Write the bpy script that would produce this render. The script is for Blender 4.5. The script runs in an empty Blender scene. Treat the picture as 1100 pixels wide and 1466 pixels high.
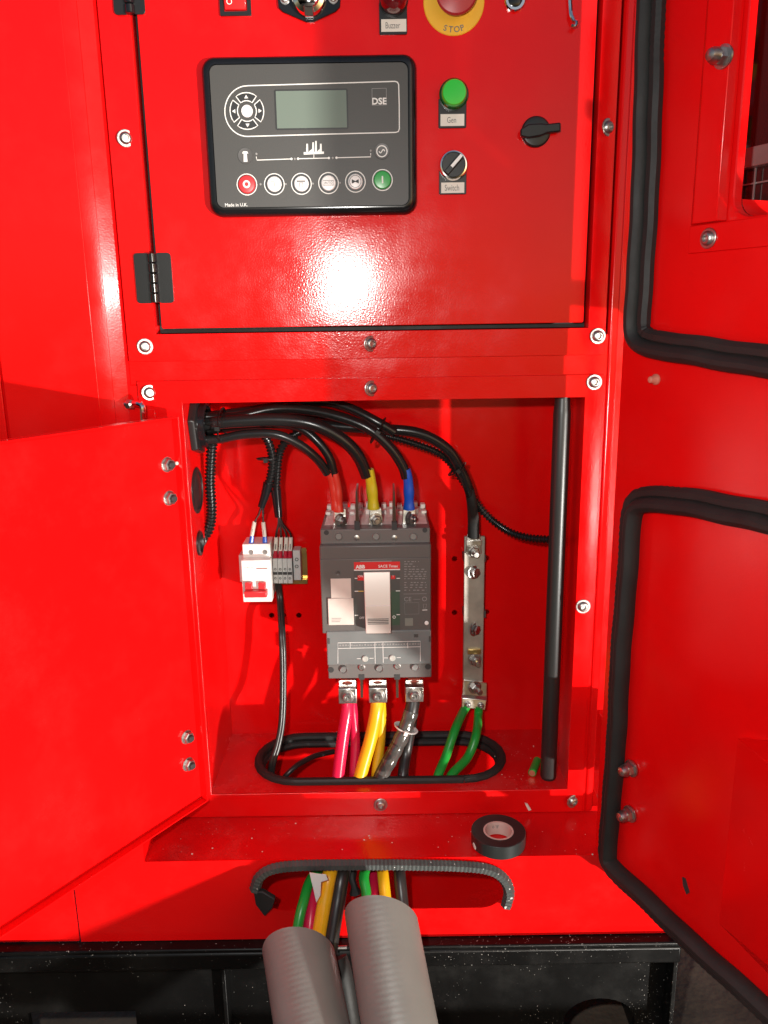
import bpy, bmesh, math, random
from mathutils import Vector, Matrix
from mathutils.geometry import tessellate_polygon
random.seed(7)
R = math.radians
SC = bpy.context.scene
COL = SC.collection
V = Vector

# ------------------------------------------------------------------ camera
F = 1150.0
CAM = V((0.0, -1.0, 0.0))
ROT = Matrix.Rotation(R(90 - 13.8), 3, 'X') @ Matrix.Rotation(R(-0.86), 3, 'Z')
cam = bpy.data.cameras.new('camera')
cam.sensor_fit = 'HORIZONTAL'; cam.sensor_width = 36.0; cam.lens = 36.0 * F / 1100.0
cam.clip_start = 0.02; cam.clip_end = 100
co = bpy.data.objects.new('camera', cam); COL.objects.link(co)
co.location = CAM; co.rotation_euler = ROT.to_euler()
SC.camera = co

# ------------------------------------------------------------------ light
L = V((-0.84, 1.0, 0.30)).normalized()            # the way the low sun's light travels
sun = bpy.data.lights.new('sun', 'SUN'); sun.energy = 3.9; sun.angle = R(1.6); sun.color = (1.0, 0.96, 0.90)
so = bpy.data.objects.new('sun', sun); COL.objects.link(so)
so.rotation_euler = L.to_track_quat('-Z', 'Y').to_euler()
fl = bpy.data.lights.new('camera_flash', 'POINT'); fl.energy = 18.5; fl.shadow_soft_size = 0.012; fl.color = (1.0, 0.97, 0.92)
fo = bpy.data.objects.new('camera_flash', fl); COL.objects.link(fo)
fo.location = (-0.085, -1.0, 0.075)
W = bpy.data.worlds.new('World'); SC.world = W; W.use_nodes = True
nt = W.node_tree; bg = nt.nodes['Background']
sky = nt.nodes.new('ShaderNodeTexSky'); sky.sky_type = 'NISHITA'; sky.sun_disc = False
sky.sun_elevation = R(16); sky.sun_rotation = R(140)
nt.links.new(sky.outputs[0], bg.inputs[0]); bg.inputs[1].default_value = 0.06
SC.view_settings.view_transform = 'Standard'; SC.view_settings.look = 'None'
SC.view_settings.exposure = 0.45; SC.view_settings.gamma = 1.0

# ------------------------------------------------------------------ picture ray -> place
def ray(px, py):
    return ROT @ V(((px - 550.0) / F, -(py - 733.0) / F, -1.0))
def P(px, py, y=0.0):
    d = ray(px, py); return CAM + d * ((y - CAM.y) / d.y)
def PZ(px, py, z):
    d = ray(px, py); return CAM + d * ((z - CAM.z) / d.z)
def PX(px, py, x):
    d = ray(px, py); return CAM + d * ((x - CAM.x) / d.x)
def PN(px, py, o, n):
    d = ray(px, py); return CAM + d * ((o - CAM).dot(n) / d.dot(n))
def MPP(p):                                        # metres per photo pixel at p
    return -((ROT.transposed() @ (p - CAM)).z) / F

# ------------------------------------------------------------------ materials
def mat(name, col, rough=0.4, metal=0.0, spec=0.5, bump=0.0, bscale=300, var=0.0, vscale=8, coat=0.0,
        trans=0.0, specks=0.0, spscale=300, spcol=(.6, .58, .55), rvar=0.0, detail=2.0, bdist=0.002, emit=None, wave=0.0, film=0.0, filmcol=(.5, .2, .17)):
    m = bpy.data.materials.new(name); m.use_nodes = True
    t = m.node_tree; b = t.nodes['Principled BSDF']
    b.inputs['Base Color'].default_value = (*col, 1); b.inputs['Roughness'].default_value = rough
    b.inputs['Metallic'].default_value = metal; b.inputs['Specular IOR Level'].default_value = spec
    b.inputs['Coat Weight'].default_value = coat; b.inputs['Coat Roughness'].default_value = 0.08
    b.inputs['Transmission Weight'].default_value = trans
    geo = t.nodes.new('ShaderNodeTexCoord'); src = geo.outputs['Object']
    def noise(scale, det=2.0):
        n = t.nodes.new('ShaderNodeTexNoise'); n.inputs['Scale'].default_value = scale
        n.inputs['Detail'].default_value = det; t.links.new(src, n.inputs['Vector']); return n
    last = None
    if var > 0:
        n = noise(vscale, 5.0); r = t.nodes.new('ShaderNodeMapRange')
        r.inputs[1].default_value = .3; r.inputs[2].default_value = .7
        r.inputs[3].default_value = 1 - var; r.inputs[4].default_value = 1 + var
        t.links.new(n.outputs['Fac'], r.inputs[0])
        mx = t.nodes.new('ShaderNodeVectorMath'); mx.operation = 'SCALE'; mx.inputs[0].default_value = col
        t.links.new(r.outputs[0], mx.inputs['Scale']); last = mx.outputs[0]
        t.links.new(last, b.inputs['Base Color'])
    if specks > 0:
        n = noise(spscale, 1.0); n2 = noise(9.0, 3.0)
        ad = t.nodes.new('ShaderNodeMath'); ad.operation = 'MULTIPLY_ADD'; ad.inputs[1].default_value = .35
        t.links.new(n2.outputs['Fac'], ad.inputs[0]); t.links.new(n.outputs['Fac'], ad.inputs[2])
        r = t.nodes.new('ShaderNodeMapRange'); r.inputs[1].default_value = .97 - specks * .1; r.inputs[2].default_value = 1.0 - specks * .1
        t.links.new(ad.outputs[0], r.inputs[0])
        mx = t.nodes.new('ShaderNodeMix'); mx.data_type = 'RGBA'
        mx.inputs['A'].default_value = (*col, 1); mx.inputs['B'].default_value = (*spcol, 1)
        if last is not None: t.links.new(last, mx.inputs['A'])
        t.links.new(r.outputs[0], mx.inputs['Factor']); t.links.new(mx.outputs['Result'], b.inputs['Base Color'])
    if film > 0:
        n = noise(11.0, 9.0); n.inputs['Roughness'].default_value = .68; r = t.nodes.new('ShaderNodeMapRange')
        r.inputs[1].default_value = .50; r.inputs[2].default_value = .78; r.inputs[4].default_value = film
        t.links.new(n.outputs['Fac'], r.inputs[0])
        mx = t.nodes.new('ShaderNodeMix'); mx.data_type = 'RGBA'; mx.inputs['B'].default_value = (*filmcol, 1)
        q = b.inputs['Base Color']
        if q.is_linked: t.links.new(q.links[0].from_socket, mx.inputs['A'])
        else: mx.inputs['A'].default_value = (*col, 1)
        t.links.new(r.outputs[0], mx.inputs['Factor']); t.links.new(mx.outputs['Result'], q)
        ra = t.nodes.new('ShaderNodeMapRange'); ra.inputs[1].default_value = .42; ra.inputs[2].default_value = .75
        ra.inputs[3].default_value = rough; ra.inputs[4].default_value = rough + .18
        t.links.new(n.outputs['Fac'], ra.inputs[0]); t.links.new(ra.outputs[0], b.inputs['Roughness'])
    if rvar > 0:
        n = noise(vscale * 2.3, 4.0); r = t.nodes.new('ShaderNodeMapRange')
        r.inputs[3].default_value = max(0, rough - rvar); r.inputs[4].default_value = rough + rvar
        t.links.new(n.outputs['Fac'], r.inputs[0]); t.links.new(r.outputs[0], b.inputs['Roughness'])
    if bump > 0:
        n = noise(bscale, detail); bp = t.nodes.new('ShaderNodeBump'); bp.inputs['Strength'].default_value = bump
        bp.inputs['Distance'].default_value = bdist
        t.links.new(n.outputs['Fac'], bp.inputs['Height']); t.links.new(bp.outputs[0], b.inputs['Normal'])
        if wave > 0:
            n3 = noise(5.0, 1.0); b2 = t.nodes.new('ShaderNodeBump'); b2.inputs['Strength'].default_value = wave; b2.inputs['Distance'].default_value = .012
            t.links.new(n3.outputs['Fac'], b2.inputs['Height']); t.links.new(b2.outputs[0], bp.inputs['Normal'])
        if coat: t.links.new(bp.outputs[0], b.inputs['Coat Normal'])
    if emit:
        b.inputs['Emission Color'].default_value = (*emit, 1); b.inputs['Emission Strength'].default_value = 1
    return m

RED = mat('red_powder_coat', (.70, .0032, .0036), .115, spec=.34, bump=.105, bscale=480, var=.05, vscale=7, bdist=.0011, wave=.2, film=.018)
REDF = mat('red_fine_coat', (.70, .0032, .0036), .15, spec=.28, bump=.09, bscale=560, var=.05, vscale=7, bdist=.001, wave=.3, film=.016)
REDD = mat('red_dusty_coat', (.64, .005, .006), .19, spec=.3, bump=.2, bscale=330, var=.05, vscale=14, specks=.12, spscale=260, spcol=(.7, .25, .22), bdist=.0012, film=.16)
BLK = mat('black_plastic', (.012, .012, .012), .32, bump=.05, bscale=700)
BLKG = mat('black_gloss_plastic', (.008, .008, .009), .16)
RUB = mat('black_rubber', (.012, .012, .011), .62, film=.05, filmcol=(.2, .17, .14), bump=.15, bscale=240, var=.15, vscale=30)
RUBR = mat('grey_black_rubber_trim', (.05, .058, .055), .55, bump=.2, bscale=400, var=.2, vscale=40, specks=.5, spscale=240)
CAB = mat('black_cable_sheath', (.011, .011, .011), .26, bump=.05, bscale=180)
COR = mat('corrugated_conduit', (.009, .009, .009), .25)
SKID = mat('black_skid_paint', (.0035, .0034, .0033), .36, bump=.2, bscale=45, var=.3, vscale=12, specks=.40, spscale=420, spcol=(.36, .34, .31), spec=.22, film=.03, filmcol=(.25, .23, .2))
ZINC = mat('zinc_plated_steel', (.44, .42, .40), .38, metal=1, var=.25, vscale=120, bump=.1, bscale=500)
CHR = mat('chrome', (.80, .78, .76), .09, metal=1)
TIN = mat('tinned_copper_bar', (.47, .43, .38), .52, metal=1, var=.3, vscale=26, bump=.05, bscale=200)
ALU = mat('aluminium_lug', (.78, .75, .70), .30, metal=1, var=.12, vscale=60, bump=.12, bscale=160)
BRA = mat('brass_rail', (.75, .55, .22), .3, metal=1, var=.15, vscale=50)
GRY = mat('breaker_grey', (.105, .097, .090), .42, bump=.06, bscale=900)
GRYL = mat('breaker_grey_light', (.14, .128, .12), .4, bump=.05, bscale=900)
GRYD = mat('breaker_dark_grey', (.07, .066, .063), .4)
COVR = mat('clear_grey_cover', (.17, .18, .175), .22, spec=.6, var=.08, vscale=30)
PNK = mat('pale_terminal_plastic', (.80, .76, .70), .35, var=.12, vscale=60)
WHT = mat('white_plastic', (.80, .78, .74), .35)
PAP = mat('paper_label', (.70, .65, .57), .6, var=.04, vscale=80)
STK = mat('sticker_pinkish', (.62, .54, .48), .4, var=.05, vscale=60)
HND = mat('silver_handle', (.70, .63, .57), .3, metal=.25, spec=.6)
TGREY = mat('terminal_grey', (.50, .50, .48), .45)
INK = mat('grey_ink', (.16, .15, .14), .6)
INKD = mat('dark_ink', (.03, .03, .03), .6)
PRW = mat('white_print', (.72, .70, .66), .5)
PRG = mat('faint_grey_print', (.26, .25, .24), .5)
PRR = mat('red_print', (.62, .02, .02), .45)
PRGRN = mat('green_print', (.05, .085, .055), .5)
PRY = mat('yellow_print', (.6, .42, .08), .5)
FACE = mat('controller_face', (.050, .048, .044), .5, bump=.06, bscale=900)
LCD = mat('lcd_glass', (.15, .185, .15), .2, spec=.6)
KEY = mat('dark_keys', (.018, .018, .018), .45)
BRED = mat('red_button', (.62, .03, .035), .3)
BGRN = mat('green_button', (.03, .32, .06), .3)
BWHT = mat('white_button', (.74, .70, .68), .35)
LGRN = mat('green_lens', (.03, .55, .035), .18, coat=.6)
DGRN = mat('dark_green_lens_rim', (.003, .05, .006), .12, coat=.6)
LRED = mat('dark_red_lens', (.13, .006, .009), .08, coat=1.0)
MUSH = mat('mushroom_red', (.40, .03, .035), .4, var=.05)
YEL = mat('yellow_disc', (.83, .44, .02), .45)
SLR = mat('red_sleeve', (.62, .035, .02), .38, bump=.3, bscale=70, bdist=.004)
SLY = mat('yellow_sleeve', (.66, .52, .02), .32, bump=.35, bscale=70, var=.15, vscale=50, bdist=.004)
SLB = mat('blue_sleeve', (.012, .09, .52), .34, bump=.3, bscale=70, bdist=.004)
CRED = mat('red_cable', (.62, .012, .06), .24, var=.08, vscale=30)
CYEL = mat('yellow_cable', (.80, .42, .01), .28, var=.1, vscale=30)
CGRN = mat('green_cable', (.012, .29, .035), .33, var=.1, vscale=30)
CBLK = mat('black_power_cable', (.022, .020, .019), .34, var=.2, vscale=30)
BLUE = mat('blue_ferrule', (.02, .10, .50), .3)
FRED = mat('red_ferrule', (.42, .008, .03), .35)
PIPE = mat('grey_pvc', (.172, .178, .160), .45, var=.08, vscale=18, bump=.1, bscale=120, specks=.0)
CORE = mat('cardboard_core', (.62, .47, .40), .6, var=.12, vscale=60)
TAPE = mat('black_pvc_tape', (.020, .024, .023), .30)
SMOKE = mat('smoked_barrier', (.06, .035, .025), .2, spec=.6)
COPP = mat('copper_core', (.85, .62, .42), .35, metal=1)
CLR = mat('clear_plastic_film', (.75, .72, .70), .2, spec=.7)
GLAS = mat('dark_window_glass', (.035, .012, .012), .06, spec=.6)
STEEL = mat('grey_steel', (.30, .29, .28), .4, metal=.6, var=.15, vscale=30)
GND = mat('concrete_ground', (.11, .082, .06), .9, bump=.5, bscale=60, var=.35, vscale=9, bdist=.01)

# ------------------------------------------------------------------ mesh helpers
class MB:
    def __init__(s): s.v = []; s.f = []
    def add(s, vs, fs):
        b = len(s.v); s.v += [V(x) for x in vs]; s.f += [tuple(i + b for i in f) for f in fs]; return s
    def box(s, x0, x1, y0, y1, z0, z1):
        return s.add([(x0, y0, z0), (x1, y0, z0), (x1, y1, z0), (x0, y1, z0), (x0, y0, z1), (x1, y0, z1), (x1, y1, z1), (x0, y1, z1)],
                     [(0, 3, 2, 1), (4, 5, 6, 7), (0, 1, 5, 4), (1, 2, 6, 5), (2, 3, 7, 6), (3, 0, 4, 7)])
    def hull(s, front, back):                       # two matching loops -> closed solid
        n = len(front)
        return s.add(list(front) + list(back), [tuple(range(n)), tuple(range(2 * n - 1, n - 1, -1))] +
                     [(i, i + n, (i + 1) % n + n, (i + 1) % n) for i in range(n)])
    def prism(s, poly, d): return s.hull(poly, [V(p) + V(d) for p in poly])
    def sheet(s, poly): return s.add(poly, [tuple(range(len(poly)))])
    def plate(s, outer, holes, d):                  # 3-D loops in one plane, extruded by vector d
        loops = [[V(p) for p in l] for l in [outer] + holes]
        tris = tessellate_polygon(loops); flat = [p for l in loops for p in l]; n = len(flat)
        fs = [tuple(t) for t in tris] + [tuple(i + n for i in reversed(t)) for t in tris]
        b = 0
        for l in loops:
            k = len(l); fs += [(b + i, b + (i + 1) % k, b + (i + 1) % k + n, b + i + n) for i in range(k)]; b += k
        return s.add(flat + [p + V(d) for p in flat], fs)
    def lathe(s, c, ax, prof, n=24, close=False, sx=1.0):
        c = V(c); ax = V(ax).normalized(); u = ax.orthogonal().normalized(); w = ax.cross(u)
        vs = []; fs = []
        for r, h in prof:
            for i in range(n):
                a = 2 * math.pi * i / n; vs.append(c + ax * h + (u * math.cos(a) * sx + w * math.sin(a)) * r)
        m = len(prof)
        for j in range(m if close else m - 1):
            for i in range(n):
                k = (i + 1) % n; j2 = (j + 1) % m
                fs.append((j * n + i, j * n + k, j2 * n + k, j2 * n + i))
        if not close: fs += [tuple(range(n))[::-1], tuple(range((m - 1) * n, m * n))]
        return s.add(vs, fs)
    def tube(s, pts, r, n=12, step=.006, cap=True, smooth=True, ell=(1, 1), up=None):
        pts = spline(pts, step) if smooth else [V(p) for p in pts]
        tot = 0; arc = [0]
        for a, b in zip(pts, pts[1:]): tot += (b - a).length; arc.append(tot)
        vs = []; fs = []; u = None
        for i, p in enumerate(pts):
            t = (pts[min(i + 1, len(pts) - 1)] - pts[max(i - 1, 0)]).normalized()
            if u is None: u = V(up) if up else t.orthogonal()
            if up: u = V(up)
            u = (u - t * u.dot(t)).normalized(); w = t.cross(u)
            rr = r(arc[i], tot) if callable(r) else r
            for k in range(n):
                a = 2 * math.pi * (k + .5) / n
                vs.append(p + (u * math.cos(a) * ell[0] + w * math.sin(a) * ell[1]) * rr)
        for i in range(len(pts) - 1):
            for k in range(n):
                q = (k + 1) % n; fs.append((i * n + k, i * n + q, (i + 1) * n + q, (i + 1) * n + k))
        if cap: fs += [tuple(range(n))[::-1], tuple(range((len(pts) - 1) * n, len(pts) * n))]
        return s.add(vs, fs)
    def ribbon(s, pts, w, nrm, closed=False):       # flat printed line
        pts = [V(p) for p in pts]; n = len(pts); vs = []; nrm = V(nrm)
        for i, p in enumerate(pts):
            a = pts[i - 1] if (i > 0 or closed) else p; b = pts[(i + 1) % n] if (i < n - 1 or closed) else p
            t = (b - a).normalized(); q = nrm.cross(t) * w / 2; vs += [p - q, p + q]
        return s.add(vs, [(2 * i, 2 * ((i + 1) % n), 2 * ((i + 1) % n) + 1, 2 * i + 1) for i in range(n if closed else n - 1)])
    def mesh(s, name, m, org, sharp=32):
        me = bpy.data.meshes.new(name); me.from_pydata([p - org for p in s.v], [], s.f)
        bm = bmesh.new(); bm.from_mesh(me); bmesh.ops.recalc_face_normals(bm, faces=bm.faces); bm.to_mesh(me); bm.free()
        me.materials.append(m); me.shade_smooth(); me.set_sharp_from_angle(angle=R(sharp)); return me
def spline(pts, step):
    pts = [V(p) for p in pts]
    if len(pts) == 2: pts = [pts[0], (pts[0] + pts[1]) / 2, pts[1]]
    q = [2 * pts[0] - pts[1]] + pts + [2 * pts[-1] - pts[-2]]; raw = []
    for i in range(1, len(q) - 2):
        a, b, c, d = q[i - 1:i + 3]
        for k in range(24):
            t = k / 24; raw.append(.5 * (2 * b + (c - a) * t + (2 * a - 5 * b + 4 * c - d) * t * t + (3 * b - a - 3 * c + d) * t ** 3))
    raw.append(pts[-1]); out = [raw[0]]; acc = 0
    for a, b in zip(raw, raw[1:]):
        d = (b - a).length
        while d > 0 and acc + d >= step:
            a = a + (b - a) * ((step - acc) / d); out.append(a.copy()); d = (b - a).length; acc = 0
        acc += d
    if (out[-1] - raw[-1]).length > step * .3: out.append(raw[-1])
    return out

def thing(name, label, cat, loc, group=None):
    o = bpy.data.objects.new(name, None); COL.objects.link(o); o.location = loc; o.empty_display_size = .02
    o['label'] = label; o['category'] = cat
    if group: o['group'] = group
    return o
def wloc(o):
    p = V(o.location)
    while o.parent: o = o.parent; p += V(o.location)
    return p
def finish(o, bevel):
    if bevel:
        b = o.modifiers.new('bevel', 'BEVEL'); b.width = bevel; b.segments = 2; b.limit_method = 'ANGLE'; b.angle_limit = R(40)
def part(name, mb, m, parent, bevel=0, label=None, sharp=32):
    org = wloc(parent)
    o = bpy.data.objects.new(name, mb.mesh(name, m, org, sharp)); COL.objects.link(o); o.parent = parent
    finish(o, bevel)
    if label: o['label'] = label
    return o
def solo(name, mb, m, label, cat, group=None, bevel=0, kind=None, sharp=32):
    lo = V([min(p[i] for p in mb.v) for i in range(3)]); hi = V([max(p[i] for p in mb.v) for i in range(3)])
    org = V(((lo.x + hi.x) / 2, (lo.y + hi.y) / 2, lo.z))
    o = bpy.data.objects.new(name, mb.mesh(name, m, org, sharp)); COL.objects.link(o); o.location = org
    if label: o['label'] = label; o['category'] = cat
    if group: o['group'] = group
    if kind: o['kind'] = kind
    finish(o, bevel); return o
def inst(name, me, parent, pos, rotz=0, rot=None):
    o = bpy.data.objects.new(name, me); COL.objects.link(o); o.parent = parent; o.location = V(pos) - wloc(parent)
    o.rotation_euler = rot if rot else (0, 0, rotz); return o
def text(s, c, h, parent, m, u=(1, 0, 0), v=(0, 0, 1), name='lettering', width=None, bold=0.0):
    cu = bpy.data.curves.new(name, 'FONT'); cu.body = s; cu.size = 1; cu.align_x = 'CENTER'; cu.align_y = 'CENTER'; cu.offset = bold
    cu.resolution_u = 3
    t = bpy.data.objects.new('tmp', cu); COL.objects.link(t)
    me = bpy.data.meshes.new_from_object(t.evaluated_get(bpy.context.evaluated_depsgraph_get()))
    bpy.data.objects.remove(t)
    xs = [q.co.x for q in me.vertices] or [0]; ys = [q.co.y for q in me.vertices] or [0]
    cx, cy = (min(xs) + max(xs)) / 2, (min(ys) + max(ys)) / 2
    k = h / max(1e-6, max(ys) - min(ys)); kx = k if width is None else width / max(1e-6, max(xs) - min(xs))
    org = wloc(parent); u = V(u); v = V(v); c = V(c)
    for q in me.vertices: q.co = c + u * ((q.co.x - cx) * kx) + v * ((q.co.y - cy) * k) - org
    me.materials.clear(); me.materials.append(m); me.name = name
    o = bpy.data.objects.new(name, me); COL.objects.link(o); o.parent = parent; return o

UX, UZ, NY = V((1, 0, 0)), V((0, 0, 1)), V((0, -1, 0))
def rectpx(x0, y0, x1, y1, y):                      # picture rectangle -> upright rectangle at depth y
    cx, cy = (x0 + x1) / 2, (y0 + y1) / 2
    return P(x0, cy, y).x, P(x1, cy, y).x, P(cx, y1, y).z, P(cx, y0, y).z
def boxpx(mb, x0, y0, x1, y1, ya, yb):
    a, b, c, d = rectpx(x0, y0, x1, y1, ya); return mb.box(a, b, ya, yb, c, d)
def rrect(x0, x1, z0, z1, r, y, n=5):
    out = []
    for cx, cz, a0 in ((x1 - r, z1 - r, 0), (x0 + r, z1 - r, 90), (x0 + r, z0 + r, 180), (x1 - r, z0 + r, 270)):
        for k in range(n + 1):
            a = R(a0 + 90 * k / n); out.append(V((cx + r * math.cos(a), y, cz + r * math.sin(a))))
    return out
def circ(c, r, n=24, a0=0, a1=360, u=UX, v=UZ):
    c = V(c); full = abs(a1 - a0) >= 360
    return [c + u * (r * math.cos(R(a0 + (a1 - a0) * i / (n if full else n - 1)))) + v * (r * math.sin(R(a0 + (a1 - a0) * i / (n if full else n - 1)))) for i in range(n)]

# ------------------------------------------------------------------ key levels of the place
Z_TOP = 0.62
Z_FL = P(808, 1131, 0).z                            # floor of the open terminal compartment
Y_BK = PZ(772, 1044, Z_FL).y                        # its back panel
Z_SH = P(545, 1168, 0).z                            # shelf under it
Y_SK = PZ(545, 1229, Z_SH).y                        # front skirt below the shelf
Z_SK = P(545, 1342, Y_SK).z                         # lower edge of the skirt
X_A = P(86, 0, -.006).x; X_B = P(137, 0, 0).x        # left door rebate
X_R = P(868, 560, 0).x; X_C = P(857, 1215, Y_SK).x
Z_GND = Z_SK - 0.30
print('levels', Z_FL, Y_BK, Z_SH, Y_SK, Z_SK, X_A, X_B, X_R, X_C)

# ------------------------------------------------------------------ ground
gx_ = [-40, -12, -5, -2.6, -1.5, 1.7, 2.6, 5, 12, 40]; gy_ = [-40, -12, -5, -2.2, -1.2, -.62, 2.4, 4, 12, 40]
gm_ = MB(); gv = []
for y_ in gy_:
    for x_ in gx_:
        dd = math.hypot(max(0, x_ - 1.7, -1.5 - x_), max(0, -.62 - y_)); gv.append((x_, y_, Z_GND - .55 * dd))  # unseen slope made up around the pad so ground doesn't block the sun
gm_.add(gv, [(j * 10 + i, j * 10 + i + 1, (j + 1) * 10 + i + 1, (j + 1) * 10 + i) for j in range(9) for i in range(9)])
solo('ground', gm_, GND, None, None, kind='structure')

# ------------------------------------------------------------------ skid base
Y_B = PZ(700, 1353, Z_SK).y                         # front of the base flange
X_E = P(977, 1360, Y_B).x
base = thing('skid_base', 'black painted steel base beam speckled with dust under the red enclosure', 'steel base', (0, Y_B, Z_GND))
zt = Z_SK - .001; zf = P(700, 1384, Y_B).z
mb = MB().box(-1.2, X_E, Y_B, Y_B + .12, zt - .006, zt); part('top_flange', mb, SKID, base, .002)
mb = MB().box(-1.2, X_E, Y_B, Y_B + .008, zf, zt - .0065); part('front_lip', mb, SKID, base, .0035)
yw = Y_B + .035
ov = circ(P(858, 1462, yw), .045, 28); cz = sum((p.z for p in ov)) / len(ov)
ov = [V((p.x + (p.x - P(858, 1462, yw).x) * .12, yw, cz + (p.z - cz) * .86)) for p in ov]
a, b, c, d = rectpx(48, 1449, 200, 1560, yw)
mb = MB().plate([V((-1.2, yw, Z_GND)), V((X_E - .004, yw, Z_GND)), V((X_E - .004, yw, zf + .03)), V((-1.2, yw, zf + .03))],
                [ov, [V((a, yw, c)), V((b, yw, c)), V((b, yw, d)), V((a, yw, d))]], (0, .008, 0))
part('web', mb, SKID, base)
part('stiffener', MB().box(P(318, 1420, Y_B + .01).x, P(324, 1420, Y_B + .01).x, Y_B + .012, yw - .001, Z_GND, zf - .004), SKID, base, .001)
part('end_plate', MB().box(X_E - .006, X_E, Y_B + .0085, Y_B + .5, Z_GND, zt - .007), SKID, base, .001)

# ------------------------------------------------------------------ enclosure
enc = thing('generator_enclosure', 'glossy red sheet steel enclosure body with slotted skirt and shelf', 'enclosure', (0, 0, Z_SK))
# skirt with the long cable slot, its left side running up as the door pillar's skin
X_S = P(112, 1315, Y_SK).x + .0; X_SR = P(958, 1337, Y_SK).x
sx0, sx1, sz0, sz1 = rectpx(368, 1240, 726, 1302, Y_SK)
slot = rrect(sx0, sx1, sz0, sz1, .034, Y_SK, 8)
X_L = P(206, 1226, Y_SK).x; Z_UP = Z_SH + .027
outer = [V((X_S, Y_SK, Z_SK)), V((X_SR, Y_SK, Z_SK)), V((X_SR, Y_SK, Z_SH)), V((X_L, Y_SK, Z_SH)), V((X_L, Y_SK, Z_UP)), V((X_S, Y_SK, Z_UP))]
part('skirt', MB().plate(outer, [slot], (0, .002, 0)), RED, enc)
part('skirt', MB().box(-1.2, X_S - .0025, Y_SK + .0005, Y_SK + .004, Z_SK, Z_UP), RED, enc, .001)
part('side_ledge', MB().box(-1.2, X_L, Y_SK + .0045, .02, Z_UP - .002, Z_UP).box(X_L - .002, X_L, Y_SK + .0022, .006, Z_SH + .0002, Z_UP - .0022), REDF, enc)
X_T = P(4, 560, -.006).x
part('side_panel', MB().box(X_T + .0015, X_A, -.006, -.003, Z_UP + .0004, Z_TOP), RED, enc, .0012)
part('side_panel', MB().box(-1.2, X_T - .0015, -.006, -.003, Z_UP + .0004, Z_TOP), RED, enc, .0012)
part('panel_backing', MB().box(X_T - .03, X_T + .03, .001, .003, Z_UP + .0004, Z_TOP), REDF, enc)
part('shelf', MB().box(P(206, 1226, Y_SK).x, X_SR, Y_SK + .0022, .004, Z_SH - .002, Z_SH), REDD, enc)
# left rebate: return wall with one fold
xm = P(111, 0, 0).x
prof = [V((X_A - .001, -.0055, 0)), V((X_A + .001, -.0055, 0)), V((xm - .001, -.0015, 0)), V((xm, -.003, 0)), V((X_B - .004, .002, 0)), V((X_B - .001, .0055, 0)), V((X_B - .001, .009, 0)), V((X_A - .001, .007, 0))]
mb = MB().hull([p + V((0, 0, Z_UP + .0006)) for p in prof], [p + V((0, 0, Z_TOP)) for p in prof]); part('left_rebate', mb, REDF, enc, sharp=15)
# right rebate, shallow so a slit stays open by the door's hinges
prof = [V((X_R - .001, .006, 0)), V((X_R + .003, .0015, 0)), V((X_R + .012, .006, 0)), V((X_R + .014, .014, 0)), V((X_R + .06, .016, 0)), V((X_R + .06, .02, 0)), V((X_R + .006, .019, 0))]
mb = MB().hull([p + V((0, 0, Z_SH)) for p in prof], [p + V((0, 0, Z_TOP)) for p in prof]); part('right_rebate', mb, REDF, enc, .0015, sharp=15)
tx0_ = P(261, 578, 0).x
# cross member behind the two flanges
part('cross_member', MB().box(X_B, X_R + .002, .0045, .0075, P(530, 546, 0).z, P(530, 484, 0).z), RED, enc)
part('left_pillar', MB().box(X_B - .004, tx0_ - .004, .0045, .007, Z_SH, P(530, 547, 0).z), REDF, enc)
part('right_pillar', MB().box(P(838, 573, 0).x + .004, X_R + .002, .0045, .007, Z_SH, P(530, 547, 0).z), REDF, enc)
# skirt's inside: tunnel behind the slot
wt = .002
part('cable_tunnel', MB().box(-.34, .36, Y_BK - .01, Y_BK - .008, Z_SK - .01, Z_FL - .02)
     .box(-.34, .36, Y_SK + .004, Y_BK + .03, Z_SK + .003, Z_SK + .005), REDF, enc)
# shell behind, so that gaps and holes look into the dark
part('rear_shell', MB().box(-.42, .45, .62, .63, Z_SK, Z_TOP).box(-.425, -.42, .012, .63, Z_SK, Z_TOP).box(.445, .45, .012, .63, Z_SK, Z_TOP)
     .box(-.425, .45, .012, .63, Z_TOP, Z_TOP + .004), REDF, enc)
# slot edge trim (two lengths of ribbed rubber)
tp = [(377, 1306), (368, 1291), (365, 1274), (372, 1256), (391, 1244), (430, 1239), (500, 1238), (580, 1238), (660, 1240), (700, 1245), (721, 1258), (729, 1277), (725, 1297)]
trim = [P(x, y, Y_SK - .003) for x, y in tp]
rib = lambda s, t: .0074 + (.0007 if (s % .0052) < .0034 else 0)
part('edge_trim', MB().tube(trim[2:], rib, n=6, step=.0013, ell=(1.0, .95), up=(0, -1, 0)), RUBR, enc)
fl_ = MB().prism([P(363, 1278, Y_SK - .009), P(376, 1277, Y_SK - .011), P(394, 1288, Y_SK - .016), P(390, 1301, Y_SK - .014), P(379, 1313, Y_SK - .010), P(366, 1296, Y_SK - .007)], (0, .008, 0))
part('trim_flap', fl_, RUB, enc, .0015)

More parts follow.
